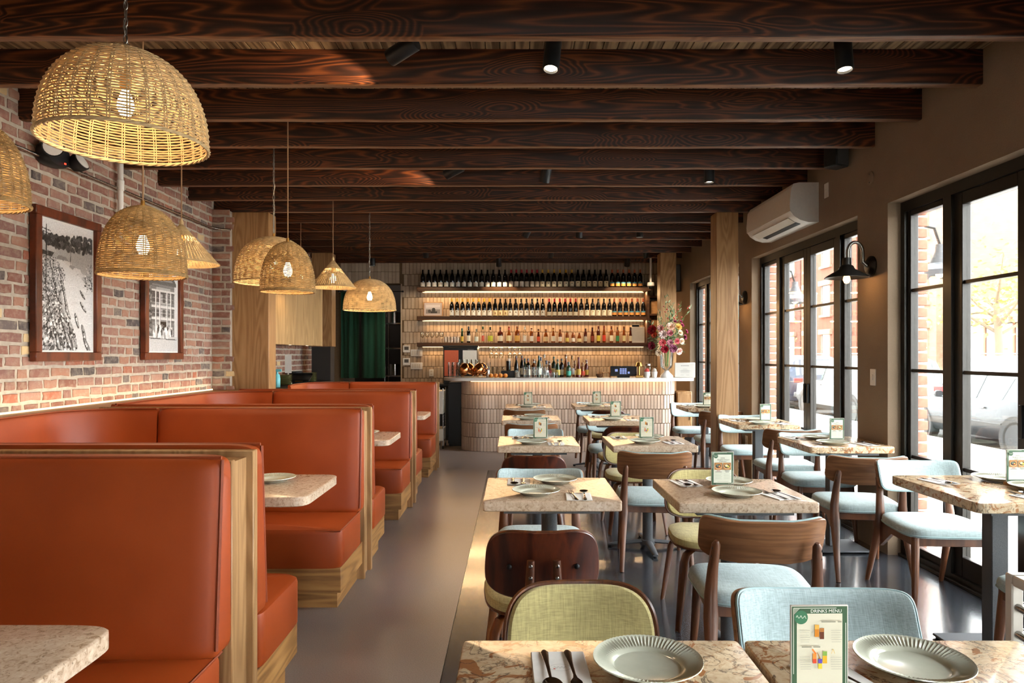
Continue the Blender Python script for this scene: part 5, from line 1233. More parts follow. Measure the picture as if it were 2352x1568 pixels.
# things on the bar slab
def onbar(px, y=9.85): return (px-1181)/1568*y
tum = thing('tumbler_stack', 'x', 'glass', group='stacked tumblers on the bar'); 
for k in range(4): MB().lathe([(.001, .045*k), (.032, .045*k), (.036, .045*k+.085), (.034, .045*k+.085), (.030, .045*k+.006), (.001, .045*k+.005)], 14).obj('tumbler', M['glass'], tum)
for k, px in enumerate((1034, 1045, 1056)): instance(tum, f'stack of four clear tumblers at the left end of the bar, {ORD[k]} from left', (onbar(px, 9.95), 9.95, CT))
hg = thing('tall_glass', 'x', 'glass', group='tall glasses on the bar'); MB().lathe([(.001, 0), (.030, 0), (.036, .15), (.034, .15), (.028, .008), (.001, .007)], 14).obj('tumbler', M['glass'], hg)
tr = thing('glass_tray', 'steel tray lifting tall glasses behind the copper cups', 'tray', (onbar(1078, 10.22), 10.22, CT)); MB().box(-.20, .20, -.07, .07, .10, .108, b=.003).obj('tray', M['steel'], tr)
for sx in (-1, 1): MB().box(sx*.19-.006, sx*.19+.006, -.06, .06, 0, .10).obj('leg', M['steel'], tr)
for k in range(5): instance(hg, f'tall clear glass on the tray behind the copper cups, {ORD[k]} from left', (onbar(1058+10*k, 10.22), 10.22, CT+.109))
def copper(label, px, y, rz):
    c = thing('copper_cup', label, 'cup', (onbar(px, y), y, CT+.112), rz, 'copper cups on the bar'); c.rotation_euler = (R(152), R(18), rz)
    MB().lathe([(.001, .10), (.028, .10), (.026, .075), (.045, .06), (.068, .02), (.072, -.02), (.062, -.06), (.045, -.088), (.040, -.088), (.055, -.055), (.065, -.02), (.06, .02), (.001, .05)], 24).obj('cup_body', M['copper'], c)
    MB().tube([(.064, 0, .03), (.105, 0, .03), (.115, 0, -.02), (.10, 0, -.05), (.062, 0, -.055)], .007, 8).obj('handle', M['copper'], c)
    MB().tube([(.046*cos(a), .046*sin(a), .06) for a in [2*pi*k/24 for k in range(24)]], .005, 6, closed=True).obj('band', M['copper'], c)
copper('hammered copper cup tipped on the bar, front left of four', 1066, 9.86, .2); copper('hammered copper cup tipped on the bar, front right of four', 1099, 9.86, .1); copper('hammered copper cup tipped on the bar, rear left of four', 1080, 10.02, 2.0); copper('hammered copper cup tipped on the bar, rear right of four', 1110, 10.0, 1.0)
pc = thing('pen_cup', 'small steel cup of pens on the bar', 'cup', (onbar(1121, 9.9), 9.9, CT)); MB().lathe([(.001, 0), (.028, 0), (.03, .11), (.027, .11), (.025, .006), (.001, .005)], 14).obj('cup', M['steel'], pc)
for k in range(4): MB().tube([(.008*k-.012, 0, .02), (.03*k-.06, .01, .19+.01*k)], .004, 6).obj('pen', M['black'] if k % 2 else vmat('#2a3f6a'), pc)
for k in range(4):
    o = thing('orange', f'small orange in the row of four on the bar, {ORD[k]} from left', 'fruit', (onbar(1128+11*k, 9.82), 9.82, CT+.03), 0, 'oranges on the bar')
    MB().lathe([(.001, -.03), (.02, -.026), (.033, -.008), (.034, .006), (.024, .024), (.008, .029), (.001, .027)], 18).obj('peel', vmat('#d9822b', .4), o); MB().lathe([(.004, .025), (.006, .03), (.001, .032)], 6).obj('stem_button', M['walleg'], o)
for k in range(4): instance(hg, f'tall clear glass right of the copper cups, {ORD[k]} from left', (onbar(1126+11*k, 10.15), 10.15, CT))
bx = thing('straw_holder', 'black divided holder with a glass of straws on the bar', 'holder', (onbar(1168, 9.95), 9.95, CT))
MB().box(-.11, .09, -.05, .05, 0, .10, b=.006).obj('caddy', M['black'], bx); MB().lathe([(.03, .05), (.034, .24), (.032, .24), (.028, .055)], 14).obj('straw_glass', M['darkglass'], bx)
for k in range(7): MB().tube([(.01*cos(k), .01*sin(k), .06), (.022*cos(k*1.3), .022*sin(k*1.3), .275)], .004, 6).obj('straw', M['white'], bx)
cj = thing('candle_jar', 'pale glass jar candle on the bar beside the straws', 'jar', (onbar(1189, 9.86), 9.86, CT)); MB().lathe([(.001, 0), (.045, 0), (.047, .10), (.043, .10), (.041, .006), (.001, .005)], 18).obj('jar', M['glass'], cj); MB().lathe([(.001, .006), (.041, .006), (.041, .075), (.001, .08)], 16).obj('wax', M['offwhite'], cj)
sg = thing('rocks_glass', 'x', 'glass', group='rocks glasses on the bar'); MB().lathe([(.001, 0), (.034, 0), (.036, .075), (.033, .075), (.031, .01), (.001, .009)], 14).obj('tumbler', M['glass'], sg)
for k in range(7): instance(sg, f'short rocks glass in the front row on the bar, {ORD[k]} from left', (onbar(1207+11.5*k, 9.82), 9.82, CT))
for k in range(4): instance(sg, f'short rocks glass standing on the front row of glasses, {ORD[k]} from left', (onbar(1207+11.5*k, 9.82), 9.82, CT+.076))
BB = [(1186, 'black', BK, '#1c1a17', (.034, .31, 'fl')), (1199, 'black', BK, '#d9cfae', (.034, .31, 'fl')), (1205, 'dark', GB, '#c9a24a', (.032, .27, 'sq')), (1213, 'red capped', BK, '#e4dcc4', (.034, .27, 'sq')), (1226, 'amber', AM, '#e0d6bc', (.036, .26, 'sq')), (1229, 'clear', CLR, '#8fb0c9', (.036, .24, 'round')), (1238, 'white capped', GB, '#e9e4d2', (.034, .31, 'fl')), (1242, 'clear frosted', CLR, '#c8d2dc', (.036, .29, 'sq')), (1250, 'clear', CLR, '#e8e6de', (.034, .33, 'fl')), (1255, 'clear', CLR, '#dfe3e6', (.034, .24, 'sq')), (1262, 'amber', AM, '#b23a2c', (.036, .23, 'bell')), (1272, 'green', GB, '#d8c88a', (.034, .30, 'sq')), (1281, 'green', GB, '#b9a04a', (.038, .26, 'round')), (1290, 'dark', BK, '#d8cfae', (.034, .27, 'sq')), (1300, 'amber', AM, '#d8b070', (.033, .33, 'fl')), (1306, 'green', GB, '#3fa08a', (.036, .22, 'sq')), (1314, 'clear', CLR, '#d8d4c8', (.034, .31, 'fl')), (1320, 'amber', AM, '#e0c070', (.034, .24, 'bell')), (1329, 'red', RED, '#c9a24a', (.036, .29, 'bell')), (1338, 'amber', AM, '#c8452a', (.034, .21, 'bell')), (1347, 'red', RED, '#b8902f', (.030, .25, 'sq'))]
for i, (px, cn, g, lc, (r, h_, sh)) in enumerate(BB):
    b = bottle_proto(g, lc, h_*.12, h_*.42, random.choice(['#1a1512', '#6b1f1c', '#b8b4a8', '#2c3f58', '#8a6a2c']), prof=liquor(r, h_, sh), group='mixing bottles on the bar', capz=h_-.05)
    y = 10.03+.09*(i % 3); b.location = (onbar(px, y), y, CT); b['label'] = f'{cn} mixing bottle standing on the bar, {ORD[i]} from left'
gb = thing('garnish_bowl', 'small dark bowl of dried garnish on the bar', 'bowl', (onbar(1377, 9.95), 9.95, CT)); MB().lathe([(.001, 0), (.035, 0), (.06, .05), (.056, .05), (.032, .008), (.001, .007)], 18).obj('bowl', M['shelfwood'], gb)
for k in range(6): MB().tube([(.01*cos(k*1.1), .01*sin(k*1.1), .03), (.05*cos(k*1.1), .05*sin(k*1.1), .10+.02*(k % 3))], [.006, .003], 6).obj('stick', M['smallwood'], gb)
ws = thing('wood_stand', 'small wooden stand between the garnish bowl and the till screen', 'stand', (onbar(1394, 9.98), 9.98, CT)); MB().box(-.075, .045, -.05, .05, .06, .075, b=.003).obj('shelf', M['smallwood'], ws); MB().box(.045, .065, -.06, .06, 0, .16, b=.003).obj('upright', M['smallwood'], ws)
for sx in (-.065, .03): MB().box(sx, sx+.012, -.04, .04, 0, .06).obj('leg', M['smallwood'], ws)
ps = thing('till_screen', 'dark till screen with small lit buttons on the bar', 'screen', (onbar(1432, 9.92), 9.92, CT)); 
MB().box(-.19, .19, -.012, .012, .02, .165, b=.005).obj('monitor', M['screen'], ps); MB().box(-.09, .09, -.02, .07, 0, .02, b=.004).obj('foot', M['black'], ps)
bl = glow('till button', (.35, .45, .9, 1), .9)
for a in range(3):
    for b_ in range(4): MB().box(-.055+a*.035, -.027+a*.035, -.0135, -.012, .05+b_*.022, .066+b_*.022).obj('key', bl, ps, smooth=0)
MB().box(-.125, -.085, -.0135, -.012, .085, .12).obj('key', bl, ps, smooth=0); MB().box(.06, .09, -.0135, -.012, .055, .085).obj('key', bl, ps, smooth=0)
tl = thing('table_lamp', 'small brushed gold table lamp on the bar', 'lamp', (onbar(1468, 9.80), 9.80, CT))
MB().box(-.05, .05, -.03, .03, 0, .035, b=.005).obj('base', M['brass'], tl); MB().tube([(0, 0, .03), (0, 0, .19)], .013, 12).obj('stem', M['brass'], tl); MB().lathe([(.022, .225), (.032, .222), (.053, .165), (.051, .165), (.03, .218)], 24).obj('shade', M['brass'], tl)
for k, (px, y) in enumerate(((1486, 9.82), (1503, 9.85))):
    c = thing('white_cup', f'white ceramic pot on the bar near the vase, {["left", "right"][k]} one', 'cup', (onbar(px, y), y, CT), 0, 'white pots on the bar'); MB().lathe([(.001, 0), (.032, 0), (.046, .085), (.042, .085), (.030, .008), (.001, .007)], 18).obj('pot', M['white'], c)
    MB().lathe([(.03, .075), (.036, .10), (.02, .13), (.001, .135)], 12).obj('contents', vmat('#b9b0a4' if k else '#b8463f', .8), c)
jr = thing('lidded_jar', 'clear lidded jar behind the white pots on the bar', 'jar', (onbar(1488, 10.05), 10.05, CT)); MB().lathe([(.001, 0), (.045, 0), (.048, .15), (.04, .17), (.001, .172)], 16).obj('jar', M['glass'], jr); MB().lathe([(.043, .172), (.043, .195), (.001, .197)], 16).obj('lid', M['steel'], jr)
sgn = thing('counter_sign', 'white framed notice standing at the right end of the bar', 'sign', (onbar(1573, 9.86), 9.86, CT)); sgn.rotation_euler = (0, 0, R(-4))
MB().box(-.145, .145, -.008, .008, 0, .215, b=.004).obj('board', M['offwhite'], sgn)
pr = Print(); pr.rect(-.138, .138, .008, .207, '#cfccc6'); [pr.rect(-.055+.0165*k, -.055+.0165*k+.009, .166, .176, '#6a6664') for k in range(7)]
for k, (a, b_) in enumerate(((.03, .12), (.055, .105), (.075, .095), (.06, .085), (.065, .07))): pr.rect(-a, a, b_, b_+.003, '#8a8684')
for s_ in (-1, 1): pr.rect(s_*.04-.022, s_*.04+.022, .036, .039, '#8a8684')
put('printed_sheet', pr.mesh('printed_sheet'), sgn, (0, -.0088, 0), (R(90), 0, 0))
# vase of flowers
vx, vy = onbar(1531, 9.85), 9.85
va = thing('flower_vase', 'clear glass vase with a white foot holding the big bouquet', 'vase', (vx, vy, CT))
MB().lathe([(.001, 0), (.095, 0), (.09, .03), (.04, .08), (.03, .10), (.001, .105)], 24).obj('foot', M['white'], va)
MB().lathe([(.03, .10), (.085, .16), (.098, .38), (.105, .44), (.101, .44), (.094, .38), (.08, .165), (.028, .106)], 24).obj('glass', M['glass'], va)
bq = thing('bouquet', 'large bouquet of red, pink and cream flowers with loose greenery', 'flowers', (vx, vy, CT+.44))
random.seed(21)
lf = MB()
def leaf(mb, p, d, L, wd):
    d = d.normalized(); s_ = d.cross(Vector((.2, .3, 1))).normalized()*wd; u = s_.cross(d).normalized()*wd*.25
    mb.add([p, p+d*L*.4+s_, p+d*L, p+d*L*.4-s_, p+d*L*.4+u], [(0, 1, 4), (1, 2, 4), (2, 3, 4), (3, 0, 4)])
stm = MB()
for k in range(24):
    a = 2*pi*random.random(); sp_ = random.uniform(.1, 1); top = Vector((cos(a)*.28*sp_, sin(a)*.2*sp_, random.uniform(.18, .72)*(1.1-.4*sp_)))
    if k == 0: top = Vector((.33, -.05, .56))
    if k == 1: top = Vector((.22, .0, .66))
    if k == 2: top = Vector((-.02, 0, .74))
    if k == 3: top = Vector((-.27, -.05, .38))
    q = [Vector((.02*cos(a), .02*sin(a), -.28)), Vector((.04*cos(a), .04*sin(a), 0)), top*.55+Vector((0, 0, .03)), top]
    stm.tube(q, [.004, .004, .003, .0015], 5)
    for j in range(16):
        t = random.uniform(.25, 1); p = q[1].lerp(q[3], t); dv = (top.normalized()*.6+Vector((random.uniform(-1, 1), random.uniform(-1, 1), random.uniform(-.3, .7)))).normalized()
        leaf(lf, p, dv, random.uniform(.035, .075), random.uniform(.007, .014))
for k in range(170):
    a = 2*pi*random.random(); rr_ = random.uniform(.12, .33); p = Vector((cos(a)*rr_*.9, sin(a)*rr_*.7, random.uniform(-.05, .22))); leaf(lf, p*.8, Vector((cos(a), sin(a), random.uniform(-.8, .5))), random.uniform(.05, .1), random.uniform(.01, .02))
stm.obj('stems', vmat('#6f8a4a', .6), bq); lo = lf.obj('leaves', vmat('#7d8f6c', .7), bq, smooth=0, recalc=False); lo['kind'] = 'stuff'
def bloom(p, r, c, c2=None):
    f = MB(); n = 9
    for lay in range(4):
        for k in range(n-lay):
            a = 2*pi*k/(n-lay)+lay*.4; tilt = .25+lay*.35; rr_ = r*(1-lay*.2)
            d = Vector((cos(a)*cos(tilt), sin(a)*cos(tilt), sin(tilt))); s_ = Vector((-sin(a), cos(a), 0))*rr_*.42; up = Vector((0, 0, 1))*rr_*.18
            b = d*rr_*.15; f.add([b, b+d*rr_*.5+s_-up, d*rr_+s_*.6+up, d*rr_+up*1.4, d*rr_-s_*.6+up, b+d*rr_*.5-s_-up], [(0, 1, 2, 3), (0, 3, 4, 5)])
    m4 = Matrix.Translation(p) @ Vector((p.x*1.5, p.y*1.2-.25, p.z-.05)).to_track_quat('Z', 'Y').to_matrix().to_4x4()
    f.V = [tuple(m4 @ Vector(v)) for v in f.V]
    o = f.obj('flower', vmat(c, .75), bq, smooth=60, recalc=False)
    if c2: MB().lathe([(.001, 0), (r*.25, .004), (r*.2, r*.35), (.001, r*.4)], 10, xf=m4).obj('flower_centre', vmat(c2, .8), o)
FL = [(-.22, -.1, .235, .085, '#a3151f'), (-.20, -.12, .17, .055, '#d96a45'), (-.12, -.16, .26, .06, '#d9a39a'), (-.09, -.18, .17, .075, '#e6cfc8'), (.02, -.15, .28, .075, '#ecc9b0', '#d8a050'), (.13, -.15, .28, .06, '#dfb45c'), (.16, -.13, .20, .05, '#e8d2b8', '#c8923c'), (.0, -.2, .19, .055, '#b9707a'),
      (-.10, -.2, .06, .06, '#d96a70'), (.0, -.2, .06, .055, '#b57684'), (.10, -.19, .08, .05, '#c9606a'), (.17, -.16, .08, .055, '#e6cdb6', '#c08a3c'), (-.23, -.12, .02, .07, '#8e2038'), (-.07, -.2, -.03, .065, '#9c0f2a'), (.04, -.2, -.02, .07, '#8e4a66'), (.13, -.18, -.06, .06, '#ecc4bc', '#c89a5c'), (-.15, -.18, -.08, .055, '#ecd8bc', '#8a4a1c'), (.24, -.08, .14, .045, '#8e1f4a'), (.20, -.1, .31, .035, '#a02c5a'), (.27, -.06, .22, .035, '#a02c5a'), (.09, -.12, .36, .03, '#8e2048'), (.18, -.1, .36, .03, '#9c2a55')]
for q in FL: bloom(Vector(q[:3]), q[3]*.86, q[4], q[5] if len(q) > 5 else None)
for k in range(18):
    t = random.random(); base = random.choice([Vector((.33, -.05, .56)), Vector((.22, 0, .66)), Vector((.12, -.05, .5)), Vector((-.02, 0, .6))]); p = base*(.55+.45*t)+Vector((random.uniform(-.03, .03), random.uniform(-.03, .03), random.uniform(-.02, .04)))
    MB().lathe([(.001, -.012), (.011, -.004), (.011, .005), (.001, .012)], 8, c=tuple(p)).obj('berry', vmat('#b8483c', .4), bq)
# right of the bar: oak cabinet and bag
ob = thing('side_cabinet', 'low oak cabinet between the bar and the last window', 'cabinet', (2.46, 10.15, 0)); MB().box(-.08, .13, -.2, .2, 0, .86, b=.004).obj('carcass', M['oak'], ob); MB().box(-.075, .125, -.212, -.2, .04, .83, b=.003).obj('door', M['oak'], ob); MB().box(.10, .11, -.225, -.212, .45, .55).obj('handle', M['brass'], ob)
bag = thing('bag', 'crumpled dark bag on the floor beside the bar', 'bag', (2.50, 9.65, 0)); MB().pad(lambda u, v, h: (u*.10+.02*sin(v*7), v*.14, h*(1+.12*sin(u*5+v*4))), [(0, 0), (.9, 0), (1, .06), (.95, .16), (.7, .24), (.3, .27), (0, .26)], n=28, p=2.6).obj('sack', vmat('#33343a', .7), bag); MB().tube([(-.03, -.05, .24), (-.02, -.06, .32), (.03, -.02, .34), (.04, .03, .25)], .01, 8).obj('strap', M['black'], bag)
# left of the bar: steel cart in the dark gap
ct = thing('steel_cart', 'narrow pale cart with wire sides in the gap left of the bar', 'cart', (-1.10, 10.3, 0)); MB().box(-.05, .05, -.2, .2, .52, .86, b=.006).obj('upper_box', M['offwhite'], ct); MB().box(-.05, .05, -.2, .2, .12, .30, b=.006).obj('lower_box', M['offwhite'], ct)
for sx in (-.045, .045):
    for sy in (-.19, .19): MB().tube([(sx, sy, .04), (sx, sy, .9)], .008, 8).obj('upright', M['steel'], ct); MB().lathe([(.022, -.01), (.024, 0), (.022, .01)], 12, xf=Matrix.Translation((sx, sy, .026)) @ Matrix.Rotation(pi/2, 4, 'Y')).obj('caster', M['black'], ct)
for k in range(5): MB().tube([(.052, -.2, .33+.04*k), (.052, .2, .33+.04*k)], .004, 6).obj('wire', M['steel'], ct)
tag(MB().box(-1.0, -.80, 10.45, 11.12, 0, .98, b=.005).box(-1.01, -.79, 10.44, 10.45, .04, .94, b=.003).obj('under_counter_cabinet', M['black']), 'black cabinet in shadow at the left end of the bar', 'cabinet')
# ================================================================ SERVICE STATION
cb = thing('wall_cabinet', 'pale oak wall cabinet between the two left posts', 'cabinet', (0, 0, 0))
MB().box(XL+.012, -2.79, 7.46, 9.78, 1.53, 2.45).obj('carcass', M['palewood'], cb)
y = 7.47
for k in range(6): MB().box(-2.79, -2.765, y, y+.376, 1.52, 2.45, b=.003).obj('door_panel', M['palewood'], cb); y += .382
MB().tube([(-2.86, 9.86, 1.52), (-2.86, 9.86, 2.45)], .09, 24).obj('round_end', M['palewood'], cb)
for yy in (7.9, 8.7, 9.4): MB().lathe([(.02, 0), (.02, .004), (.001, .004)], 10).obj('puck_light', M['lens'], cb, (-2.85, yy, 1.522))
st = thing('service_counter', 'dark service counter under the pale oak cabinet', 'counter', (0, 0, 0)); MB().box(XL+.03, -2.72, 7.47, 10.1, 0, .98).obj('base', M['darkwall'], st); MB().box(XL+.012, -2.69, 7.46, 10.1, .98, 1.02, b=.004).obj('top', M['black'], st)
dp = thing('plate_stack', 'x', 'plates', group='green plate stacks');
for k in range(9): MB().lathe([(.001, .014*k), (.07, .014*k), (.115, .014*k+.013), (.112, .014*k+.016), (.001, .014*k+.012)], 22).obj('dish', vmat('#5f6138', .3), dp)
instance(dp, 'tall stack of olive plates on the service counter by the oak post', (-2.90, 8.55, 1.02)); d2 = instance(dp, 'stack of olive plates farther along the service counter', (-2.88, 9.55, 1.02))
tag(MB().box(-2.975, -2.89, 8.86, 8.864, 1.16, 1.40).box(-2.975, -2.89, 8.84, 8.88, 1.02, 1.03).box(-2.94, -2.925, 8.858, 8.864, 1.03, 1.16).obj('menu_holder', M['white']), 'white card in a stand behind the olive plates', 'card')
bb = thing('spray_bottle', 'light blue spray bottle by the oak post on the service counter', 'bottle', (-2.76, 7.95, 1.02)); MB().lathe([(.001, 0), (.035, 0), (.037, .10), (.03, .14), (.012, .16), (.012, .18)], 14).obj('flask', vmat('#5fb6c4', .3), bb); MB().box(-.015, .05, -.012, .012, .18, .21, b=.004).obj('trigger_head', vmat('#5fb6c4', .35), bb)
tb = thing('black_tray', 'black metal tray tilted on the service counter near the plates', 'tray', (-2.84, 9.1, 1.075)); tb.rotation_euler = (R(25), 0, 0); MB().box(-.13, .13, -.1, .1, 0, .012, b=.004).box(-.13, .13, -.1, -.092, .012, .04).box(-.13, .13, .092, .1, .012, .04).obj('tray', M['black'], tb); MB().tube([(-.05, -.105, .02), (.05, -.105, .02)], .006, 8).obj('handle', M['brass'], tb)
cp = thing('black_crock', 'dark round crock between the two olive plate stacks', 'pot', (-3.0, 9.34, 1.02)); MB().lathe([(.001, 0), (.10, 0), (.11, .03), (.11, .14), (.10, .15), (.1, .14), (.001, .02)], 20).obj('crock', M['black'], cp); MB().tube([(-.11, 0, .1), (-.13, 0, .12), (-.11, 0, .14)], .006, 6).obj('handle', M['black'], cp)
# kitchen doorway curtain and kitchen props
def cloth(label, x0, x1, ztop, zbot, ph):
    t = thing('door_curtain', label, 'curtain', (0, YB-.05, 0), 0, 'green doorway curtain panels'); V = []; F = []; n, m_ = 26, 14
    for j in range(m_+1):
        for i in range(n+1):
            u = i/n; v = j/m_; V.append((x0+(x1-x0)*u, .025*sin(u*11+ph)*(.3+v)+.012*sin(u*23+ph), ztop+(zbot-ztop)*v))
    for j in range(m_):
        for i in range(n): a = j*(n+1)+i; F.append((a, a+1, a+n+2, a+n+1))
    MB().add(V, F).obj('cloth', M['curtain'], t, smooth=80); MB().tube([(x0, 0, ztop+.01), (x1, 0, ztop+.01)], .012, 8).obj('hem_sleeve', M['curtain'], t)
cloth('left dark green cloth panel hanging in the kitchen doorway', -2.95, -2.63, 2.45, 1.0, 0); cloth('right dark green cloth panel hanging in the kitchen doorway', -2.61, -2.20, 2.45, 1.0, 2)
rod = thing('curtain_rod', 'thin black rod across the kitchen doorway', 'rod', (0, YB-.05, 2.475)); MB().tube([(DX0-.02, 0, 0), (DX1+.02, 0, 0)], .008, 8).obj('rod', M['black'], rod)
for x in (DX0-.02, DX1+.02): MB().box(x-.012, x+.012, -.012, .055, -.012, .012).obj('bracket', M['black'], rod)
ks = thing('kitchen_rack', 'steel kitchen shelving seen beside the green curtain', 'rack', (-2.05, 12.6, 0))
for sx in (-.3, .3):
    for sy in (-.2, .2): MB().tube([(sx, sy, 0), (sx, sy, 2.3)], .014, 8).obj('upright', M['steel'], ks)
for z in (.5, 1.0, 1.5, 1.95): MB().box(-.32, .32, -.22, .22, z, z+.025).obj('shelf', M['steel'], ks)
for i, (x, z, r, h_) in enumerate(((-.15, 1.975, .12, .2), (.1, 1.525, .09, .14), (-.14, 1.025, .1, .2), (.12, 1.025, .08, .16), (-.05, .525, .13, .22))):
    k = thing('kitchen_pot', f'steel pot on the kitchen rack, {ORD[i]} from the top', 'pot', (-2.05+x, 12.55, z)); MB().lathe([(.001, 0), (r, 0), (r, h_), (r-.006, h_), (r-.006, .01), (.001, .01)], 20).obj('pan', M['steel'], k)
    MB().tube([(-r, 0, h_*.8), (-r-.03, 0, h_*.8), (-r-.03, 0, h_*.6), (-r, 0, h_*.6)], .006, 6).obj('handle', M['steel'], k)
light('kitchen_light', 'POINT', (-2.4, 12.9, 2.7), 10, (1, .85, .7), shadow_soft_size=.1)
# ================================================================ STREET
ex = struct('pavement', 'pale concrete sidewalk outside the windows', MB().box(2.95, 7.7, -12, 70, -.35, -.10).box(2.81, 2.95, -12, 70, -.35, -.02), M['foam'], cat='pavement')
struct('street', 'grey asphalt street beyond the sidewalk', MB().box(7.7, 15.2, -12, 90, -.5, -.30), M['asphalt'], cat='street')
struct('far_pavement', 'sidewalk on the other side of the street', MB().box(15.2, 20.4, -12, 90, -.5, -.18), M['foam'], cat='pavement')
struct('forecourt', 'paved ground in front of the unseen front window', MB().box(-14, 3.0, -16, YF-.2, -.3, -.08), M['foam'], cat='pavement')
kb = MB().box(7.55, 7.75, -1.2, 1.2, -.35, -.13, b=.02).mesh('curb_stone', M['foam'])
for k in range(12): put('curb_stone', kb, ex, (0, 6+2.42*k, .02))
def car(label, loc, rz, color, kind, tail='#b0201c'):
    suv = kind == 'suv'; t = thing('car', label, 'car', loc, rz, 'parked cars')
    Lh = 2.25; W = .88 if not suv else .92; zb = .26; belt = .90 if not suv else 1.02; roof = 1.42 if not suv else 1.68
    body_m = plain('car paint '+color, color, .3, 0, .4, .02)
    # stations along y: (y, bottom, belt height, roof height, half width, roof half width)
    if suv: S = [(-2.25, .45, .95, .95, .78, .6), (-2.2, .30, 1.02, 1.05, .88, .68), (-2.05, zb, 1.04, 1.55, W, .66), (-1.6, zb, 1.04, 1.66, W, .70), (-.4, zb, 1.03, roof, W, .72), (.3, zb, 1.02, 1.62, W, .70), (.95, zb, 1.0, 1.04, W, .66), (1.3, zb, .96, .99, W, .66), (2.1, .32, .86, .88, .84, .6), (2.25, .45, .70, .72, .72, .5)]
    else: S = [(-2.25, .45, .84, .84, .74, .55), (-2.15, .30, .92, .93, .84, .6), (-1.6, zb, .93, .97, W, .62), (-.95, zb, .92, 1.36, W, .60), (-.3, zb, .91, roof, W, .62), (.35, zb, .90, 1.36, W, .60), (1.05, zb, .88, .93, W, .6), (1.4, zb, .84, .87, W, .62), (2.1, .32, .74, .76, .82, .55), (2.25, .45, .62, .63, .7, .45)]
    rings = []
    for y, b, bl_, rf, hw, rw in S:
        rings.append([(-hw*.9, y, b), (-hw, y, b+.12), (-hw*1.01, y, (b+bl_)/2), (-hw*.97, y, bl_), (-rw, y, rf-.03), (-rw*.8, y, rf), (rw*.8, y, rf), (rw, y, rf-.03), (hw*.97, y, bl_), (hw*1.01, y, (b+bl_)/2), (hw, y, b+.12), (hw*.9, y, b)])
    body, gl = MB(), MB(); n = 12
    body.V = [v for r_ in rings for v in r_]; K = len(rings)
    for k in range(K-1):
        for i in range(n):
            j = (i+1) % n; f = (k*n+i, k*n+j, (k+1)*n+j, (k+1)*n+i)
            tall = S[k][3]-S[k][2] > .25 and S[k+1][3]-S[k+1][2] > .25; slope = abs(S[k][3]-S[k+1][3]) > .3
            if (i in (3, 7) and (tall or slope)) or (i in (4, 5, 6) and slope):
                q = [Vector(body.V[x]) for x in f]; c = sum(q, Vector())/4; nn = (q[1]-q[0]).cross(q[3]-q[0]).normalized()
                if nn.dot(c-Vector((0, c.y, .9))) < 0: nn = -nn
                gl.add([c+(v-c)*.90+nn*.006 for v in q], [(0, 1, 2, 3)])
            body.F.append(f); body.M.append(0)
    for kk in (0, K-1): body.F.append(tuple(kk*n+i for i in range(n))); body.M.append(0)
    body.obj('body', body_m, t, smooth=35); gl.obj('windows', plain('car glass', '#2a3a38', .08, 0, .7), t, smooth=0, recalc=False)['kind'] = 'stuff'
    rw_ = .34 if suv else .315
    for sy in (-1.28, 1.32):
        for sx in (-1, 1):
            xf = Matrix.Rotation(sx*pi/2, 4, 'Y')
            wh = MB().lathe([(rw_*.62, .0), (rw_*.66, .10), (rw_*.9, .12), (rw_, .09), (rw_, -.09), (rw_*.9, -.11)], 28, xf=xf).obj('wheel', plain('tyre', '#23221f', .9), t, (sx*(W-.10), sy, rw_))
            MB().lathe([(.001, .07), (rw_*.60, .06), (rw_*.66, .10), (rw_*.68, .10), (rw_*.62, .03), (.001, .03)], 24, xf=xf).obj('rim', plain('alloy', '#77756f', .4, .3), wh)
            for s_ in range(6): MB().tube([(sx*.085, .05*cos(s_*pi/3), .05*sin(s_*pi/3)), (sx*.095, rw_*.62*cos(s_*pi/3), rw_*.62*sin(s_*pi/3))], [.03, .022], 6, r2=.012, up=(1, 0, 0)).obj('spoke', plain('alloy spoke', '#98968f', .4, .3), wh)
            MB().lathe([(rw_*1.05, .085), (rw_*1.17, .10), (rw_*1.17, .06), (rw_*1.05, .06)], 26, xf=xf).obj('arch_trim', plain('arch', '#3a3a3a', .8), t, (sx*(W-.075), sy, rw_+.01))
    for sx in (-1, 1):
        MB().pad(lambda u, v, h: (sx*(W+.02+u*.08), .72+h-.03, belt+.06+v*.06), [(0, 0), (.9, 0), (1, .03), (.8, .07), (0, .08)], n=16, p=3).obj('mirror', body_m, t)
        MB().box(sx*.62-.14, sx*.62+.14, -2.262, -2.19, belt-.17, belt-.04, b=.01).obj('tail_lamp', plain('tail lens', tail, .25), t)
        MB().box(sx*.62-.16, sx*.62+.16, 2.10, 2.2, .60, .72, b=.02).obj('head_lamp', plain('head lens', '#d8dcdc', .12), t)
        for yy in (-.45, .45): MB().box(sx*W*1.01-.014, sx*W*1.01+.014, yy-.08, yy+.08, belt-.13, belt-.10, b=.006).obj('door_handle', M['steel'], t)
        MB().box(sx*W*1.01-.012, sx*W*1.01+.012, -.95, .9, .52, .55, b=.004).obj('side_moulding', body_m, t)
    for yy in (-2.27, 2.20): MB().box(-.76, .76, yy, yy+.07, .40, .56, b=.02).obj('bumper', plain('bumper', '#4a4a4a', .6) if suv else body_m, t)
    MB().box(-.26, .26, -2.28, -2.262, .62, .75, b=.004).obj('number_plate', M['paper'], t)
    if suv: 
        for sx in (-1, 1): MB().tube([(sx*.6, -1.6, 1.68), (sx*.62, -1.5, 1.72), (sx*.64, .1, 1.72), (sx*.62, .2, 1.67)], .016, 8).obj('roof_rail', M['steel'], t)
    return t
car('grey saloon car parked at the curb, its rear wheel nearest', (9.02, 12.35, -.30), 0, '#303133', 'sedan')
car('white off-road car parked beyond the grey saloon', (9.05, 17.75, -.30), 0, '#4c4c4b', 'suv')
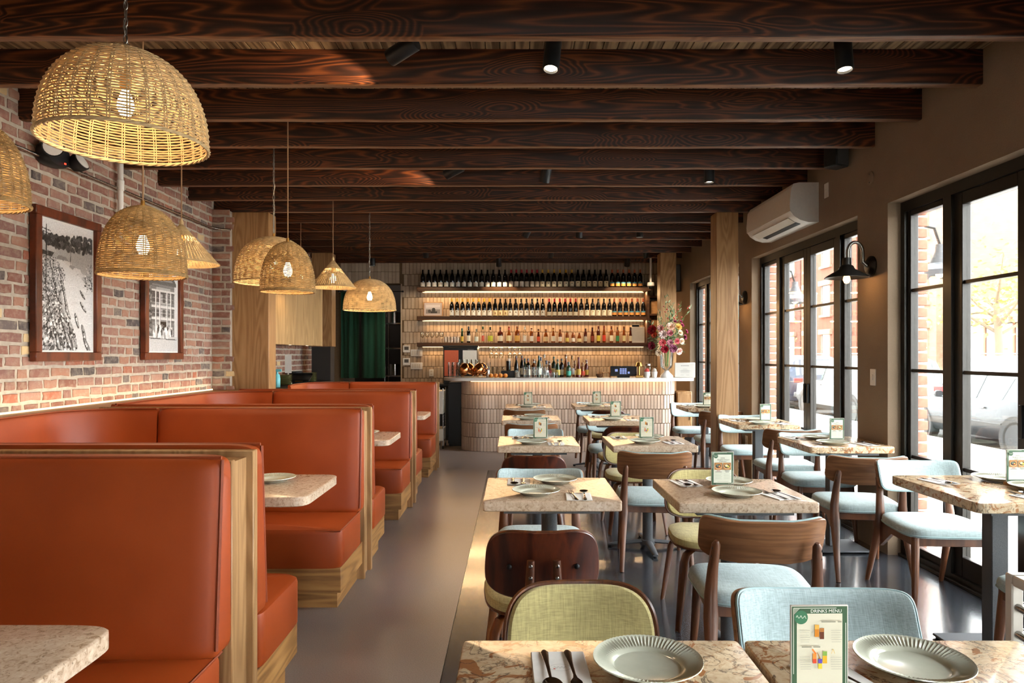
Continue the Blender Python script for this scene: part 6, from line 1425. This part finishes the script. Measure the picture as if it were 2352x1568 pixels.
car('dark blue off-road car parked farthest along the curb', (9.3, 23.1, -.30), 0, '#1d2433', 'suv')
car('white car across the street seen above the grey saloon', (13.3, 17.0, -.30), pi, '#6d6c6a', 'suv')
# houses across the street
def house(label, y0, y1, h_, color, trimc, kind):
    t = thing('townhouse', label, 'building', (20.4, y0, -.2), 0, 'houses across the street'); W = y1-y0; m = plain('masonry '+color, color, .9, 0, .1, .12, 3); tm_ = plain('stone trim '+trimc, trimc, .9, 0, .1)
    MB().box(0, 8, 0, W, 0, h_).obj('facade', m, t); MB().box(-.5, 8, -.05, W+.05, h_-.5, h_, b=.05).box(-.35, 8, -.02, W+.02, h_-.8, h_-.5, b=.03).obj('cornice', tm_, t)
    for k in range(int(W/.5)): MB().box(-.42, -.05, .12+k*.5, .34+k*.5, h_-1.0, h_-.8).obj('bracket', tm_, t, smooth=0)
    n = max(2, int(W/2.2)); fl_ = int((h_-1.5)/3.2)
    for f in range(fl_):
        for k in range(n):
            yc = W*(k+.5)/n; z0 = 1.0+f*3.2
            if kind == 'shop' and f == 0: continue
            wn = MB().box(-.07, .02, yc-.62, yc-.52, z0, z0+1.9).box(-.07, .02, yc+.52, yc+.62, z0, z0+1.9).box(-.07, .02, yc-.52, yc+.52, z0+.9, z0+.98).obj('window', tm_, t, smooth=0)
            MB().box(-.03, .03, yc-.52, yc+.52, z0, z0+.9).box(-.03, .03, yc-.52, yc+.52, z0+.98, z0+1.9).obj('pane', plain('house glass', '#5c6a70', .08, 0, .7), wn, smooth=0)
            MB().box(-.16, .02, yc-.8, yc+.8, z0-.16, z0).obj('sill', tm_, wn); MB().box(-.20, .02, yc-.85, yc+.85, z0+1.9, z0+2.25, b=.03).obj('lintel', tm_, wn)
    if kind != 'shop':
        for k in range(4): MB().box(-1.6+.4*k, 0, W*.5-.8, W*.5+.8, k*.22, k*.22+.22).obj('stoop_step', tm_, t)
    else:
        MB().box(-.3, .02, .2, W-.2, 2.9, 3.6, b=.03).obj('fascia', plain('shop fascia', '#6a4632', .7), t)
        for k in range(4):
            a = .3+k*(W-.6)/4; MB().box(-.06, .02, a, a+.12, 0, 2.9).obj('mullion', plain('shop timber', '#7a4a30', .7), t); MB().box(-.03, .01, a+.12, a+(W-.6)/4, .6, 2.9).obj('pane', plain('shop glass', '#4a3c2c', .1, 0, .6), t, smooth=0)
house('pale brick townhouse with heavy cornice across the street', 33, 40.5, 12.5, '#7d6250', '#8f7c6c', 'house')
house('pink brownstone townhouse with stoop across the street', 40.7, 48.5, 13, '#6f4538', '#8a6a5a', 'house')
house('brown stone house second farthest across the street', 48.7, 57.5, 14, '#5a3c33', '#7d6355', 'house')
house('farthest pale house across the street', 57.7, 72, 12, '#75604f', '#8a7868', 'house')
house('low corner shop with timber front across the street', 24, 31.5, 3.9, '#6f5240', '#8a7c6a', 'shop')
def tree(label, x, y, h_, seed, dens=900, c='#b8a45c'):
    random.seed(seed); t = thing('street_tree', label, 'tree', (x, y, -.12), 0, 'street trees'); tr = MB(); tips = []
    tr.tube([(0, 0, 0), (.05, .03, h_*.3), (0, .1, h_*.55)], [.15, .12, .09], 10)
    for k in range(9):
        a = k*2.4; b = Vector((0, .08, h_*(.35+.025*k))); e = b+Vector((cos(a)*h_*.22, sin(a)*h_*.22, h_*(.16+.03*(k % 4)))); mid = b.lerp(e, .5)+Vector((0, 0, -.1)); tr.tube([b, mid, e], [.06, .04, .015], 7); tips += [mid, e, b.lerp(e, .75)]
    tr.obj('trunk', plain('bark', '#6a5a48', .95), t); lv = MB()
    for k in range(dens):
        p = random.choice(tips)+Vector((random.gauss(0, .55), random.gauss(0, .55), random.gauss(0, .42))); leaf(lv, p, Vector((random.uniform(-1, 1), random.uniform(-1, 1), random.uniform(-1, .3))), random.uniform(.12, .22), random.uniform(.04, .08))
    lv.obj('leaves', plain('autumn leaves '+c, c, .8, 0, .2, .25, 2), t, smooth=0, recalc=False)['kind'] = 'stuff'
tree('yellowing street tree nearest the windows', 15.6, 22.0, 6.0, 1, 650); tree('yellow green street tree before the brownstones', 15.8, 44, 6.5, 2, 1000, '#a9a860'); tree('street tree at the curb beyond the parked cars', 7.1, 27.0, 5.5, 3, 700, '#b0a868')
# exterior barn lamps and pennants
def outer_lamp(label, y):
    s = thing('street_wall_lamp', label, 'lamp', (2.885, y, 2.17), 0, 'outer barn lamps')
    MB().lathe([(.06, 0), (.06, .015), (.03, .03), (.001, .031)], 18, xf=Matrix.Rotation(pi/2, 4, 'Y')).obj('wall_plate', M['alu'], s)
    MB().tube([(.02, 0, 0), (.06, 0, .12), (.14, 0, .19), (.24, 0, .17), (.285, 0, .04)], .012, 8, up=(0, 1, 0)).obj('arm', M['alu'], s)
    MB().lathe([(.03, .05), (.035, 0), (.055, -.05), (.07, -.09), (.19, -.15), (.20, -.19), (.19, -.19), (.06, -.10)], 28).obj('shade', M['grey_metal'], s, (.285, 0, 0)); MB().lathe([(.001, -.2), (.03, -.18), (.03, -.15), (.012, -.11)], 12).obj('bulb', M['bulb'], s, (.285, 0, 0))
outer_lamp('outer barn lamp on the brick pier seen through the nearest doors', 5.08); outer_lamp('outer barn lamp on the brick pier seen through the second doors', 7.71)
pn = thing('pennant_string', 'string of small white pennants across the street', 'bunting', (0, 0, 0)); P = [(10+.5*k, 30+.6*k, 4.6-.05*k+.02*(k-7)**2) for k in range(15)]
MB().tube(P, .01, 5).obj('cord', M['white'], pn)
for q in (0, -1): MB().tube([(P[q][0], P[q][1], -.32 if P[q][0] < 15.2 else -.2), P[q]], .03, 8).obj('pole', M['steel'], pn)
for x, y, z in P: MB().add([(x-.12, y-.14, z), (x+.12, y+.14, z), (x, y, z-.38), (x+.005, y, z-.1)], [(0, 1, 2), (0, 3, 1)]).obj('pennant', M['white'], pn, smooth=0)
